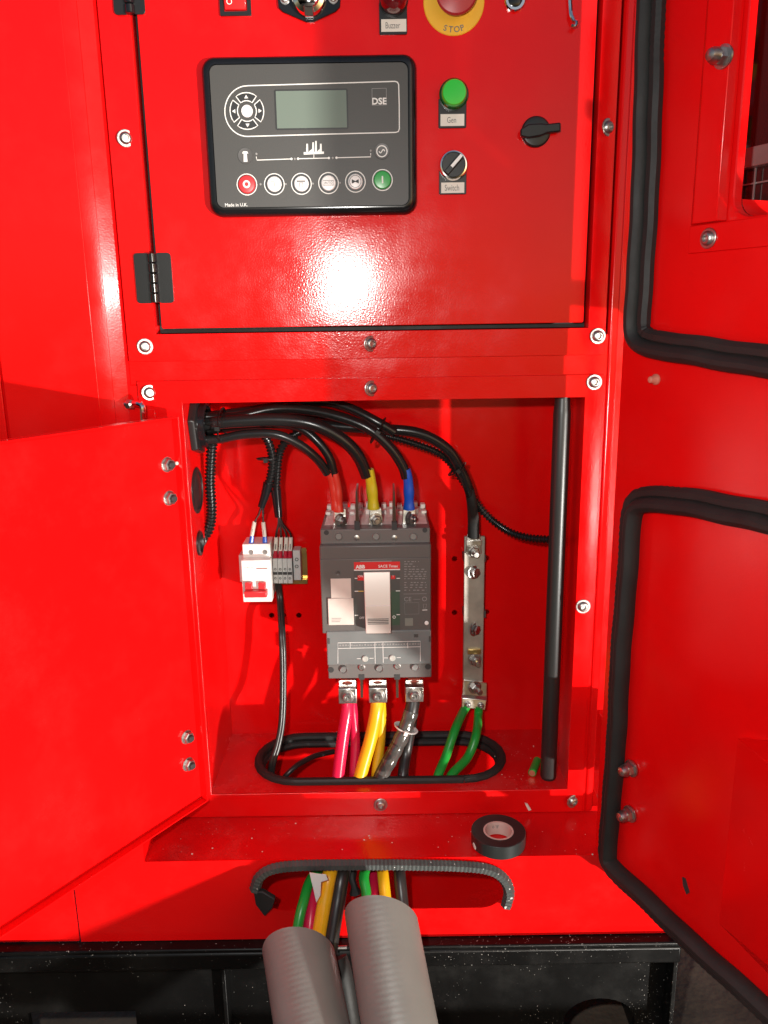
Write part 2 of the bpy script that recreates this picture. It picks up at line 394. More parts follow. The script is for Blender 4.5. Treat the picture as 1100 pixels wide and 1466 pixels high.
# bolts: washer, button head and hex socket, shared mesh
def bolt_mesh(name, s=1.0):
    m = MB(); ax = (0, -1, 0)
    m.lathe((0, 0, 0), ax, [(.0098 * s, 0), (.0098 * s, .0012 * s), (.0092 * s, .0016 * s), (.0068 * s, .0016 * s)], 20)
    m.lathe((0, 0, 0), ax, [(.0070 * s, .0014 * s), (.0070 * s, .0028 * s), (.0058 * s, .0046 * s), (.0044 * s, .0054 * s), (.0036 * s, .0054 * s), (.0030 * s, .003 * s)], 6 * 3)
    return m.mesh(name, ZINC, V((0, 0, 0)))
def hexbolt_mesh(name, s=1.0, stud=0.0, m_=None):
    m = MB(); ax = (0, -1, 0)
    m.lathe((0, 0, 0), ax, [(.0105 * s, 0), (.0105 * s, .0016 * s), (.0085 * s, .0017 * s)], 20)
    m.lathe((0, 0, 0), ax, [(.0082 * s, .0016 * s), (.0082 * s, .0066 * s), (.0068 * s, .0078 * s)], 6)
    if stud: m.lathe((0, 0, 0), ax, [(.0044 * s, .006 * s), (.0044 * s, stud), (.0036 * s, stud + .001)], 12)
    return m.mesh(name, m_ or ZINC, V((0, 0, 0)))
BOLT = bolt_mesh('bolt'); HEX = hexbolt_mesh('hex_bolt'); STUD = hexbolt_mesh('stud_nut', 1.0, .02); SMALL = bolt_mesh('small_screw', .55)

# upper control box flange + body
dx0 = P(231, 462, 0).x; dx1 = P(836, 452, 0).x; dz0 = P(530, 466, 0).z
fx0 = dx0 - .008; fx1 = P(844, 452, 0).x; fz0 = P(530, 474, 0).z
cb = thing('control_box', 'red upper control box with bolted flange around its closed door', 'control box', (0, 0, P(530, 513, 0).z))
ox0 = X_B + .0008; oz0 = P(530, 513, 0).z
mb = MB().plate([V((ox0, .001, oz0)), V((X_R - .004, .001, oz0)), V((X_R - .004, .001, Z_TOP)), V((ox0, .001, Z_TOP))],
                [[V((fx0, .001, fz0)), V((fx1, .001, fz0)), V((fx1, .001, .55)), V((fx0, .001, .55))]], (0, .003, 0))
part('flange', mb, RED, cb, .0006)
mb = MB().box(fx0 - .003, fx0, .0042, .2, fz0, .55).box(fx1, fx1 + .003, .0042, .2, fz0, .55).box(fx0, fx1, .0042, .2, fz0 - .003, fz0).box(fx0, fx1, .2, .203, fz0, .55)
part('body', mb, REDF, cb)
part('door_gasket', MB().box(fx0 + .001, fx0 + .014, .019, .026, fz0 + .001, .55).box(fx1 - .014, fx1 - .001, .019, .026, fz0 + .001, .55).box(fx0 + .014, fx1 - .014, .019, .026, fz0 + .001, fz0 + .014), RUB, cb)
for x, y in ((180, 198), (208, 496), (870, 182), (856, 481), (531, 492)): inst('bolt', BOLT, cb, P(x, y, .001), random.random())

# control door with hinges
cd = thing('control_door', 'closed red control door carrying the controller and switches', 'door', (0, 0, dz0))
part('panel', MB().plate(rrect(dx0, dx1, dz0, .54, .002, 0.0, 2), [], (0, .018, 0)), RED, cd, .0012)
for (x0, y0, x1, y1, lx) in ((194, 362, 247, 434, 220.5), (161, -52, 206, 21, 184)):
    hx = P(lx, (y0 + y1) / 2, -.003).x; a, b, c, d = rectpx(x0, y0, x1, y1, -.001)
    h = part('hinge', MB().plate(rrect(a, hx - .003, c, d, .004, -.0022), [], (0, .003, 0)).plate(rrect(hx + .003, b, c, d, .004, -.0022), [], (0, .0018, 0)), BLK, cd, .0004)
    n = 5; zs = [c + (d - c) * i / n for i in range(n + 1)]
    for i in range(n):
        part('knuckle', MB().lathe((hx, -.003, zs[i] + .0004), (0, 0, 1), [(.0045, 0), (.0055, .0008), (.0055, zs[1] - zs[0] - .0016), (.0045, zs[1] - zs[0] - .0008)], 16), BLKG, h)

# lower terminal compartment
tx0, tx1 = P(261, 578, 0).x, P(838, 573, 0).x; tz1 = P(550, 573, 0).z; tz0 = P(545, 1135, 0).z
tc = thing('terminal_compartment', 'open red recessed compartment holding breaker and cables', 'compartment', (0, 0, Z_SH))
qx0 = P(196, 548, 0).x; qz1 = P(530, 541, 0).z
mb = MB().plate([V((qx0, .001, Z_SH + .001)), V((X_R - .003, .001, Z_SH + .001)), V((X_R - .003, .001, qz1)), V((qx0, .001, qz1))],
                [[V((tx0, .001, tz0)), V((tx1, .001, tz0)), V((tx1, .001, tz1)), V((tx0, .001, tz1))]], (0, .003, 0))
part('flange', mb, RED, tc, .0006)
wx0, wx1, wz1 = tx0 - .001, tx1 + .001, tz1 + .006
holes = []
for x, y, r in ((389, 881, .0042), (406, 881, .0042), (428, 881, .0042), (651, 800, .0042), (651, 877, .0042), (499, 724, .004), (571, 722, .004), (697, 799, .004), (697, 876, .004)):
    holes.append(circ(P(x, y, Y_BK), r, 16))
part('back_panel', MB().plate([V((wx0, Y_BK, Z_FL)), V((wx1, Y_BK, Z_FL)), V((wx1, Y_BK, wz1)), V((wx0, Y_BK, wz1))], holes, (0, .002, 0)), RED, tc)
def oncl(px, py): return PX(px, py, wx0)
c1 = PX(285, 778, wx0)
def yzc(c, ry, rz, n=24): return [V((wx0, c.y + ry * math.cos(2 * math.pi * i / n), c.z + rz * math.sin(2 * math.pi * i / n))) for i in range(n)]
part('side_wall', MB().plate([V((wx0, .0042, Z_FL)), V((wx0, Y_BK, Z_FL)), V((wx0, Y_BK, wz1)), V((wx0, .0042, wz1))], [yzc(c1, .012, .014)], (-.002, 0, 0)), REDF, tc)
part('side_wall', MB().box(wx1, wx1 + .002, .0042, Y_BK, Z_FL, wz1), REDF, tc)
part('ceiling', MB().box(wx0, wx1, .0042, Y_BK, wz1, wz1 + .002), REDF, tc)
# floor with long oval cable hole
hp = [(388, 1068), (420, 1058), (480, 1056), (545, 1056), (620, 1055), (680, 1058), (712, 1072), (720, 1090), (706, 1104), (670, 1115), (600, 1119), (545, 1120), (480, 1120), (420, 1117), (385, 1109), (370, 1092)]
hpw = [PZ(x, y, Z_FL) for x, y in hp]
hc = sum(hpw, V()) / len(hpw); xr = (max(p.x for p in hpw) - min(p.x for p in hpw)) / 2; yr = (max(p.y for p in hpw) - min(p.y for p in hpw)) / 2
hcx = (max(p.x for p in hpw) + min(p.x for p in hpw)) / 2; hcy = (max(p.y for p in hpw) + min(p.y for p in hpw)) / 2
def stadium(rx, ry, z, n=12):
    o = []
    for sx, a0 in ((1, -90), (-1, 90)):
        for k in range(n + 1):
            a = R(a0 + 180 * k / n); o.append(V((hcx + sx * (rx - ry) + ry * math.cos(a), hcy + ry * math.sin(a), z)))
    return o
part('floor', MB().plate([V((wx0, .0042, Z_FL)), V((wx1, .0042, Z_FL)), V((wx1, Y_BK, Z_FL)), V((wx0, Y_BK, Z_FL))], [stadium(xr - .002, yr - .002, Z_FL)], (0, 0, -.003)), REDD, tc)
part('front_lip', MB().box(wx0, wx1, .0042, .0062, tz0 - .012, Z_FL - .003), REDF, tc)
def ring(rx, ry, z, r): 
    p = stadium(rx, ry, z); return MB().tube(p + [p[0]], r, n=10, smooth=False, cap=False)
part('grommet', ring(xr, yr, Z_FL + .002, .0065).add([], []), RUB, tc)
part('grommet_inner_bead', ring(xr - .004, yr - .004, Z_FL - .008, .006), RUB, tc)
for x, y in ((214, 562), (851, 547), (532, 556), (835, 868), (820, 1147), (545, 1152)): inst('bolt', BOLT, tc, P(x, y, .001), random.random())
g = PX(283, 702, wx0 + .001)
part('blanking_grommet', MB().lathe((wx0 - .001, g.y, g.z), (1, 0, 0), [(.031, 0), (.031, .0022), (.028, .0036), (.026, .0036), (.025, .0022), (.010, .003)], 28), BLK, tc)
part('hole_bush', MB().lathe((wx0, c1.y, c1.z), (1, 0, 0), [(.0165, 0), (.0165, .003), (.0125, .004), (.0115, .001)], 24, sx=1.0), BLK, tc)

# cable gland nut on the left wall
gc = PX(266, 617, wx0 + .001); gy = .062
gl = thing('cable_gland', 'large black hexagonal cable gland on left wall of open compartment', 'cable gland', (wx0, gy, gc.z))
part('hex_flange', MB().lathe((wx0, gy, gc.z), (1, 0, 0), [(.041, 0), (.041, .006), (.039, .009), (.030, .010)], 6), BLK, gl, .001)
part('lock_ring', MB().lathe((wx0, gy, gc.z), (1, 0, 0), [(.030, .0095), (.030, .017), (.028, .0185), (.025, .0185), (.025, .004)], 32), BLKG, gl)

# ------------------------------------------------------------------ hinged side door of the compartment (open, left)
TL = R(34.8); UL = V((-math.sin(TL), -math.cos(TL), 0)); NL = V((math.cos(TL), -math.sin(TL), 0))
HL = P(257, 596, -.024)
sd = thing('compartment_door', 'small plain red door swung open on the left of terminal compartment', 'door', (HL.x, HL.y, P(292, 1148, -.01).z))
def SDp(s, z, off): return V((HL.x, HL.y, z)) + UL * s + NL * off
z1d = HL.z; z0d = PN(294, 1150, HL, NL).z
ln = .47
fr = .014
hh_ = .012
def slab(s_0, s_1, za, zb, o0, o1):
    lo = [SDp(s_0, za, o0), SDp(s_1, za, o0), SDp(s_1, zb, o0), SDp(s_0, zb, o0)]; return MB().hull(lo, [p + NL * (o1 - o0) for p in lo])
part('panel', slab(0, ln, z0d, z1d, -hh_ - .002, -hh_), REDF, sd)
part('return_flange', slab(0, .002, z0d, z1d, -hh_ + .0002, 0), REDF, sd, .0005)
part('return_flange', slab(.0022, ln, z0d, z0d + .002, -hh_ + .0002, 0), REDF, sd, .0005)
part('return_flange', slab(.0022, ln, z1d - .002, z1d, -hh_ + .0002, 0), REDF, sd, .0005)
NUTW = MB().lathe((0, 0, 0), (0, -1, 0), [(.0095, 0), (.0095, .0012), (.0082, .0014)], 20).lathe((0, 0, 0), (0, -1, 0), [(.0078, .0014), (.0078, .007), (.0068, .0078), (.0052, .0078), (.0050, .004)], 6).mesh('hinge_nut', ZINC, V((0, 0, 0)))
STB = MB().lathe((0, 0, 0), (0, -1, 0), [(.0044, .004), (.0044, .0105), (.0034, .0118)], 12).mesh('stud', INKD, V((0, 0, 0)))
rzL = math.atan2(NL.x, -NL.y)
for x, y in ((239, 665), (242, 713), (267, 1055), (269, 1094)):
    p = PN(x, y, HL - NL * (hh_ - .0003), NL); n_ = inst('hinge_nut', NUTW, sd, p, rzL)
    q = inst('stud', STB, sd, p, rzL)
part('plug', MB().lathe(PN(254, 663, HL - NL * .008, NL), UL, [(.0022, 0), (.0022, .002), (.001, .003)], 10), PAP, sd)

# little latch rod by the left rebate
latch = thing('latch_rod', 'small bent chrome latch rod above the open compartment door', 'latch', P(196, 588, -.02))
a = P(180, 579, -.008); mb = MB().tube([a, P(190, 578, -.012), P(199, 578, -.02), P(204, 582, -.022), P(205, 597, -.022), P(206, 612, -.022)], .0036, n=10, step=.003)
part('rod', mb, CHR, latch)
part('nut', MB().lathe(P(186, 579, -.010), (1, -.4, 0), [(.0062, -.003), (.0062, .003), (.005, .004)], 6), ZINC, latch)
part('bracket', MB().box(qx0 - .012, qx0 + .02, -.002, .0005, P(200, 618, 0).z, P(200, 586, 0).z), REDF, latch, .0006)

# ------------------------------------------------------------------ big side door (open, right)
TR = R(25.4); UR = V((math.sin(TR), -math.cos(TR), 0)); NR = V((-math.cos(TR), -math.sin(TR), 0))
HR = V((P(903, 300, -.0705).x, -.0705, P(903, 480, -.07).z))
Z_RB = None
def RD(px, py, off=0.0): return PN(px, py, HR + NR * off, NR)
def rs(p): return (p - HR).dot(UR)
rdr = thing('canopy_door', 'big red canopy door with rubber seals swung open on the right', 'door', (HR.x, HR.y, RD(872, 1245).z))
b0 = RD(866, 1246); b1 = RD(1100, 1478)
slope = (b1.z - b0.z) / (rs(b1) - rs(b0))
LR = .885; s0 = 0.0
def RP(s, z, off=0.0): return V((HR.x, HR.y, z)) + UR * s + NR * off
zb0 = b0.z; zb1 = max(b0.z + slope * LR, Z_GND + .03)
w0 = RD(1074, 308); w1 = RD(1052, 285); wS = rs(RD(1058, 200)); wZ = RD(1100, 306).z
win = []
for k in range(7):
    a = R(180 + 90 * k / 6); win.append(RP(wS + .022 + .022 * math.cos(a), wZ + .018 + .018 * math.sin(a)))
win += [RP(wS + .26, wZ), RP(wS + .26, .5), RP(wS, .5)]
out = [RP(s0, zb0), RP(.05, zb0 - .03), RP(LR, zb0 - .04), RP(LR, Z_TOP), RP(s0, Z_TOP)]
zb0 = (zb0 + b1.z) / 2 + .006
out = [RP(s0, zb0), RP(.36, zb0), RP(.44, -.615), RP(LR, -.615), RP(LR, Z_TOP), RP(s0, Z_TOP)]  # outer lower edge, out of view, raised to let sunlight under the door
part('panel', MB().plate(out, [win], -NR * .011), RED, rdr, .0012)
wj = [p - NR * .0112 for p in win]; n_w = len(wj); jo = [p - NR * .036 for p in wj]; cw = sum(wj, V()) / n_w
part('window_jamb', MB().add(wj + jo, [(i, i + 1, n_w + i + 1, n_w + i) for i in range(n_w - 1)]), REDF, rdr)
# window: dark pane behind a wire grille and a grey ledge
WO = -.088
def wq(u0, u1, z0, z1, o0, o1):
    q = [RP(u0, z0, o0), RP(u1, z0, o0), RP(u1, z1, o0), RP(u0, z1, o0)]; return MB().prism(q, NR * (o1 - o0))
part('pane_and_sun_block', wq(wS - .10, wS + .10, wZ - .12, .56, WO - .004, WO - .008), GLAS, rdr)
part('pane_and_sun_block', wq(wS + .15, wS + .30, wZ - .02, .56, -.037, -.041), GLAS, rdr)  # unseen far pane, added to keep sun through the window off the control door
part('pane_bracket', wq(wS - .02, wS + .10, wZ - .124, wZ - .1205, -.012, WO - .008), REDF, rdr)
gz = RD(1090, 238, WO).z; gm = MB(); ga = MB()
for i in range(10): u_ = wS - .095 + i * .0205; ga.v += [p for p in wq(u_, u_ + .0015, wZ - .115, gz - .0005, WO + .0003, WO + .0018).v]; n0 = len(ga.v) - 8; ga.f += [tuple(k + n0 for k in f) for f in wq(0, .1, 0, .1, 0, .1).f]
for i in range(9): z_ = gz - .016 - i * .0205; gm.v += [p for p in wq(wS - .098, wS + .098, z_, z_ + .0015, WO - .0015, WO).v]; n0 = len(gm.v) - 8; gm.f += [tuple(k + n0 for k in f) for f in wq(0, .1, 0, .1, 0, .1).f]
part('grille_wires', ga, STEEL, rdr); part('grille_wires', gm, STEEL, rdr)
part('window_ledge', wq(wS - .098, wS + .098, gz, gz + .019, WO - .003, WO + .010), STEEL, rdr, .001)
# stiffening strip and window frame plate on the inside
st = [RD(1017, 0, .012), RD(1027, 0, .012), RD(1003, 319, .012), RD(990, 319, .012)]
sa, sb, sc_ = rs(RD(990, 319, .0)), rs(RD(1004, 300, .004)), rs(RD(1037, 317, .004))
szb = RD(1015, 319, .004).z
mb = MB().hull([RP(sa, szb, 0.0005), RP(sb, szb, .014), RP(sc_, szb, .014), RP(sc_, szb, .0005)], [RP(sa, Z_TOP, 0.0005), RP(sb, Z_TOP, .014), RP(sc_, Z_TOP, .014), RP(sc_, Z_TOP, .0005)])
part('stiffener', mb, RED, rdr, .0008, sharp=15)
fz = RD(1040, 358, .002).z
part('window_frame', MB().hull([RP(rs(RD(990, 340)), fz, .003), RP(wS + .3, fz, .003), RP(wS + .3, wZ - .002, .003), RP(rs(RD(990, 340)), wZ - .002, .003)],
     [RP(rs(RD(990, 340)), fz, .0004), RP(wS + .3, fz, .0004), RP(wS + .3, wZ - .002, .0004), RP(rs(RD(990, 340)), wZ - .002, .0004)]), RED, rdr, .0006)
rzR = math.atan2(NR.x, -NR.y)
ACN = MB().lathe((0, 0, 0), (0, -1, 0), [(.0105, 0), (.0105, .002), (.009, .0022)], 20).lathe((0, 0, 0), (0, -1, 0), [(.0085, .002), (.0085, .009), (.0078, .010)], 6).lathe((0, 0, 0), (0, -1, 0), [(.0072, .0095), (.007, .014), (.0052, .018), (.002, .0195)], 16).mesh('acorn_nut', ZINC, V((0, 0, 0)))
for x, y, o_ in ((905, 1100, .001), (903, 1165, .001), (1037, 81, .0142)): inst('acorn_nut', ACN, rdr, RD(x, y, o_), rzR)
inst('screw', BOLT, rdr, RD(1015, 341, .0032), rzR)
part('plug', MB().lathe(RD(940, 543, 0), NR, [(.006, 0), (.006, .002), (.004, .005), (.0035, .009), (.002, .010)], 12), mat('worn_plug', (.6, .2, .14), .5), rdr)
# seals: a bulb and a ribbed clip side by side
def seal(pts, nm):
    # path on door, turned outward side 'bulb', inner side 'clip'
    w = [RD(x, y, .008) for x, y in pts]
    sp = spline(w, .004); mid = sp
    def shift(d):
        o = []
        for i, p in enumerate(sp):
            t = (sp[min(i + 1, len(sp) - 1)] - sp[max(i - 1, 0)]).normalized(); o.append(p + NR.cross(t) * (d + .0007 * math.sin(i * .11) + .0004 * math.sin(i * .37 + d * 900)) + NR * .0006 * math.sin(i * .07))
        return o
    b = part(nm, MB().tube(shift(.006), .0088, n=12, smooth=False, ell=(1.35, 1.0), up=NR), RUB, rdr)
    rb = lambda s, t: .0062 + (.0007 if (s % .008) < .005 else 0)
    q = shift(-.0075)
    part('clip_strip', MB().tube([p - NR * .003 for p in q], rb, n=8, smooth=False, ell=(1.1, 1.15), up=NR), RUB, b)
seal([(936, -60), (933, 0), (931, 80), (927, 180), (922, 300), (916, 400), (912, 455), (914, 480), (928, 492), (955, 497), (1000, 503), (1050, 510), (1100, 517), (1160, 526)][::-1], 'upper_seal')
seal([(1160, 757), (1100, 741), (1040, 729), (980, 719), (935, 716), (912, 719), (902, 734), (898, 770), (893, 850), (886, 950), (880, 1050), (873, 1150), (868, 1210), (868, 1232), (880, 1250), (915, 1282), (985, 1348), (1050, 1408), (1120, 1474), (1180, 1532)], 'lower_seal')
# document pocket
k0 = [(1057, 1057), (1120, 1108), (1120, 1400), (1030, 1322)]
pf = [RD(*k0[0], .012), RD(*k0[1], .034), RD(*k0[2], .03), RD(*k0[3], .004)]
pbk = [RD(*k0[0], .0006), RD(1130, 1062, .0006), RD(1125, 1420, .0006), RD(*k0[3], .0006)]
part('document_pocket', MB().hull(pf, pbk), REDF, rdr, .0008)
sl = [(977, 1256), (981, 1258), (987, 1278), (983, 1281), (978, 1268)]
part('slot_mark', MB().prism([RD(x, y, .0012) for x, y in sl], -NR * .001), INKD, rdr)
# hinge that carries the door
hz0, hz1 = P(835, 1112, 0).z, P(835, 1000, 0).z
hb = MB().box(HR.x + .004, HR.x + .05, -.058, -.03, hz0, hz1)
part('hinge_block', hb, REDF, rdr, .002)

# ------------------------------------------------------------------ genset controller on the control door
YC = -.013
cx0, cx1, cz0, cz1 = rectpx(293, 78, 597, 307, YC)
ct = thing('genset_controller', 'black controller with grey face, LCD and a row of round buttons', 'controller', (cx0, 0, cz0))
def bulge(loop, x0, x1, z0, z1, amt):
    return [V((p.x, p.y, p.z + amt * (1 - ((p.x - (x0 + x1) / 2) / ((x1 - x0) / 2)) ** 2) * (1 if p.z > (z0 + z1) / 2 else -1))) for p in loop]
def loopc(i, y, r): return bulge(rrect(cx0 + i, cx1 - i, cz0 + i, cz1 - i, r, y, 6), cx0, cx1, cz0, cz1, .003)
mb = MB(); loops = [loopc(0, 0, .014), loopc(0, -.007, .014), loopc(.0015, -.011, .013), loopc(.005, YC - .001, .011), loopc(.009, YC - .001, .008), loopc(.0095, YC + .002, .008)]
n = len(loops[0]); vs = [p for l in loops for p in l]
mb.add(vs, [(j * n + i, j * n + (i + 1) % n, (j + 1) * n + (i + 1) % n, (j + 1) * n + i) for j in range(len(loops) - 1) for i in range(n)] + [tuple(range((len(loops) - 1) * n, len(loops) * n)), tuple(range(n))])
part('bezel', mb, BLKG, ct, sharp=50)
part('face_plate', MB().prism(loopc(.0098, YC, .0075), (0, .0018, 0)), FACE, ct)
YF = YC - .0004
def PF(x, y): return P(x, y, YF)
def px(n_): return n_ * MPP(PF(445, 190))
def line(pts, w, m, par=None, nm='printed_line', closed=False): return part(nm, MB().ribbon([PF(*p) for p in pts], px(w), NY, closed), m, par or ct)
ol = [(355, 122.4), (440, 120), (566, 116.2), (569.5, 117.5), (571, 121), (571.8, 150), (572, 184), (570.5, 188), (567, 189.3), (460, 192)]
ol += [(354.5 - 32.5 * math.sin(R(a_)) + (1 - math.cos(R(a_))) * 0, 158.8 + 36.3 * math.cos(R(a_))) for a_ in range(0, 176, 8)]
line(ol, 1.5, PRW, nm='printed_outline', closed=True)
a, b, c, d = rectpx(396, 129.5, 496.5, 183, YF)
part('screen', MB().box(a, b, YF - .0004, YC + .001, c, d), LCD, ct)
part('screen_border', MB().ribbon(rrect(a - .0008, b + .0008, c - .0008, d + .0008, .0006, YF - .0002, 1), .0018, NY, True), KEY, ct)
nc = PF(353.8, 159)
def sector(a0, a1, r0, r1, y): 
    q = V((nc.x, y, nc.z)); return circ(q, r1, 7, a0, a1) + circ(q, r0, 7, a1, a0)
for am, tri in ((90, '^'), (0, '>'), (270, 'v'), (180, '<')):
    k = part('arrow_key', MB().prism(sector(am - 37, am + 37, px(13.5), px(24), YF - .0008), (0, .001, 0)), KEY, ct)
    part('key_outline', MB().ribbon(sector(am - 37, am + 37, px(13.5), px(24), YF - .0009), px(1.4), NY, True), PRW, k)
    dv = V((math.cos(R(am)), 0, math.sin(R(am)))); pv = V((-dv.z, 0, dv.x)); q = V((nc.x, YF - .0010, nc.z)) + dv * px(18.5)
    part('arrow', MB().sheet([q + dv * px(2.6), q - dv * px(2) + pv * px(2.8), q - dv * px(2) - pv * px(2.8)]), PRW, k)
part('centre_key', MB().lathe(V((nc.x, YF, nc.z)), NY, [(px(8.3), 0), (px(8.3), .001), (px(7.6), .0015)], 24), BWHT, ct)
a, b, c, d = rectpx(532.5, 126.5, 553.5, 150, YF)
line([(532.8, 126.6), (553.2, 126), (553.6, 150), (533, 150.5)], .8, PRG, nm='logo_square', closed=True)
text('DSE', PF(543.4, 144.5), px(9), ct, PRW, name='logo_lettering', width=px(21), bold=.03)
text('Made in U.K.', PF(338.5, 293), px(4.6), ct, PRW, width=px(33), bold=.012)
line([(367, 224), (368, 229), (417, 227.3)], 1.2, PRW); line([(427, 227), (471, 226)], 1.2, PRW); line([(482, 225.6), (531, 224.3), (531, 219)], 1.2, PRW)
for x, y in ((417.5, 227.3), (427, 227), (471, 226), (482, 225.6)): part('terminal_dot', MB().sheet(circ(PF(x, y) + V((0, -.0002, 0)), px(1.7), 10)), PRW, ct)
for x, y in ((422, 227.2), (476.5, 225.8), (531, 215.5), (367, 220), (373, 263.5), (409, 263.3), (448, 262.6), (487, 261.5)): part('status_light', MB().lathe(PF(x, y), NY, [(px(1.7), 0), (px(1.2), .0005)], 10), PRG, ct)
line([(449.5, 226), (449.5, 217)], 1, PRW)
mb = MB().sheet([PF(435, 217.5), PF(464, 216.6), PF(464, 220.0), PF(435, 221.2)])
for x, h in ((440, 205.5), (448.5, 203.5), (452.5, 201.5), (459.5, 205.5)): mb.sheet([PF(x - 1.1, h), PF(x + 1.1, h), PF(x + 1.5, 217), PF(x - 1.5, 217)])
mb.sheet([PF(442, 217), PF(447, 213), PF(447, 217)]).sheet([PF(454, 216.8), PF(458, 213), PF(458, 216.6)]); part('factory_symbol', mb, PRW, ct)
for x, y, nm in ((351.5, 223, 'mains'), (547, 216.5, 'generator')):
    k = part('indicator_button', MB().lathe(PF(x, y), NY, [(px(11), 0), (px(10.6), .0005), (px(9.2), .0004)], 24), GRYD, ct)
    q = PF(x, y) + V((0, -.0008, 0))
    if nm == 'generator':
        part('symbol', MB().ribbon(circ(q, px(7.4), 20), px(1.5), NY, True).ribbon([q + V((px(4.2) * t, 0, px(2.2) * math.sin(t * math.pi))) for t in [i / 6 - 1 for i in range(13)]], px(1.3), NY), PRW, k)
    else:
        z = lambda u, v: q + V((px(u), 0, px(v)))
        part('symbol', MB().sheet([z(-4.5, 3), z(-3, 6), z(3, 6), z(4.5, 3), z(2.2, 3.2), z(2.8, -8), z(-2.8, -8), z(-2.2, 3.2)]), PRW, k)
for i, (x, y) in enumerate(((353.7, 264), (393, 263.6), (431.7, 263), (470.5, 262), (509, 260), (547.8, 257.6))):
    m_ = [BRED, BWHT, BWHT, BWHT, BWHT, BGRN][i]; r = px(12.4) if i in (0, 5) else px(10.6)
    q = PF(x, y); k = part('push_button', MB().lathe(q, NY, [(r, 0), (r, .0012), (r * .9, .0022), (r * .5, .0026)], 28), m_, ct)
    part('button_ring', MB().ribbon(circ(q + V((0, -.0002, 0)), px(14.3), 32), px(1.3), NY, True), PRW, k)
    if i not in (0, 5): part('button_gap', MB().ribbon(circ(q + V((0, -.0001, 0)), px(12.2), 32), px(2.2), NY, True), KEY, k)
    q = q + V((0, -.0029, 0))
    if i == 0: part('symbol', MB().ribbon(circ(q, px(4.1), 20), px(2.6), NY, True), PRW, k)
    if i == 5: part('symbol', MB().ribbon([q + V((0, 0, px(5))), q + V((0, 0, -px(5)))], px(2), NY), PRW, k)
    if i == 1: part('symbol', MB().ribbon([q + V((-px(4), 0, px(3))), q + V((px(0), 0, px(4))), q + V((px(1), 0, -px(4)))], px(.9), NY), PRG, k)
    if i == 2: part('symbol', MB().ribbon([q + V((-px(6), 0, px(3))), q + V((px(6), 0, px(3)))], px(2.2), NY).ribbon([q + V((-px(2), 0, px(1))), q + V((-px(2), 0, -px(5))), q + V((px(2.4), 0, -px(5))), q + V((px(2.4), 0, px(1)))], px(1.1), NY, True), INK, k)
    if i == 3:
        part('symbol', MB().ribbon([q + V((px(u), 0, px(v))) for u, v in ((-7.5, 3.2), (7.5, 3.2), (7.5, -3.2), (-7.5, -3.2))], px(.8), NY, True), INK, k)
        text('AUTO', q, px(3.6), k, INK, width=px(12))
    if i == 4: part('symbol', MB().sheet([q + V((px(u), 0, px(v))) for u, v in ((-5, 3), (0, .6), (5, 3), (5, -3), (0, -.6), (-5, -3))]).ribbon(circ(q, px(8.2), 24), px(.7), NY, True), INKD, k)

# ------------------------------------------------------------------ 22 mm devices
def plate22(par, x0, y0, x1, y1, lx0, ly0, lx1, ly1, s, wpx):
    a, b, c, d = rectpx(x0, y0, x1, y1, -.0025)
    part('label_holder', MB().prism(rrect(a, b, c, d, .0015, -.0025, 2), (0, .0024, 0)), BLK, par, .0004)
    a, b, c, d = rectpx(lx0, ly0, lx1, ly1, -.003)
    l = part('name_label', MB().box(a, b, -.0030, -.0024, c, d), PAP, par)
    text(s, V(((a + b) / 2 - .001, -.0034, (c + d) / 2)), (d - c) * (.5 if s != 'Switch' else .58), l, INK, width=(b - a) * wpx)
lamp = thing('green_indicator_lamp', 'round green indicator lamp above the white label reading Gen', 'indicator lamp', P(649, 181, 0))
plate22(lamp, 628, 140, 668, 183, 631, 163, 665, 180, 'Gen', .38)
q = P(649, 137, -.0); kx = MPP(q)
part('lamp_bezel', MB().lathe(q, NY, [(.0165, .0026), (.0165, .009), (.0150, .0105), (.0138, .0105)], 32), DGRN, lamp)
part('lamp_lens', MB().lathe(q, NY, [(.0140, .008), (.0140, .0155), (.0128, .0175), (.006, .0182)], 32), LGRN, lamp)
sw = thing('selector_switch', 'round black selector switch with white pointer above label Switch', 'rotary switch', P(649, 277, 0))
plate22(sw, 629, 240, 668, 278, 632, 261, 665, 276, 'Switch', .62)
q = P(648.5, 238, 0)
part('chrome_ring', MB().lathe(q, NY, [(.0165, .0026), (.0165, .008), (.0152, .0115), (.0138, .0118), (.0135, .009)], 36), CHR, sw)
part('knob', MB().lathe(q, NY, [(.0134, .008), (.0134, .0112), (.0130, .0118)], 32), BLK, sw)
dv = V((math.cos(R(47)), 0, math.sin(R(47)))); pv = V((-dv.z, 0, dv.x)); qq = q + V((0, -.0165, 0))
part('grip', MB().prism([qq + dv * .0132 + pv * .0032, qq + dv * .0132 - pv * .0032, qq - dv * .0132 - pv * .0032, qq - dv * .0132 + pv * .0032], (0, .006, 0)), BLK, sw, .0008)
qq = q + V((0, -.0169, 0))
part('pointer', MB().prism([qq + dv * .0128 + pv * .0017, qq + dv * .0128 - pv * .0017, qq - dv * .004 - pv * .0017, qq - dv * .004 + pv * .0017], (0, .0006, 0)), WHT, sw)
bz = thing('buzzer', 'dark red domed buzzer above the white label reading Buzzer', 'buzzer', P(563, 48, 0))
plate22(bz, 543, 2, 583, 49, 546, 27, 582, 45, 'Buzzer', .58)
q = P(563.5, 2, 0)
part('ring', MB().lathe(q, NY, [(.0158, .0026), (.0158, .007), (.0145, .008)], 32), BLK, bz)
part('dome', MB().lathe(q, NY, [(.0148, .006), (.0148, .012), (.0125, .019), (.008, .0225), (.003, .0235)], 32), LRED, bz)
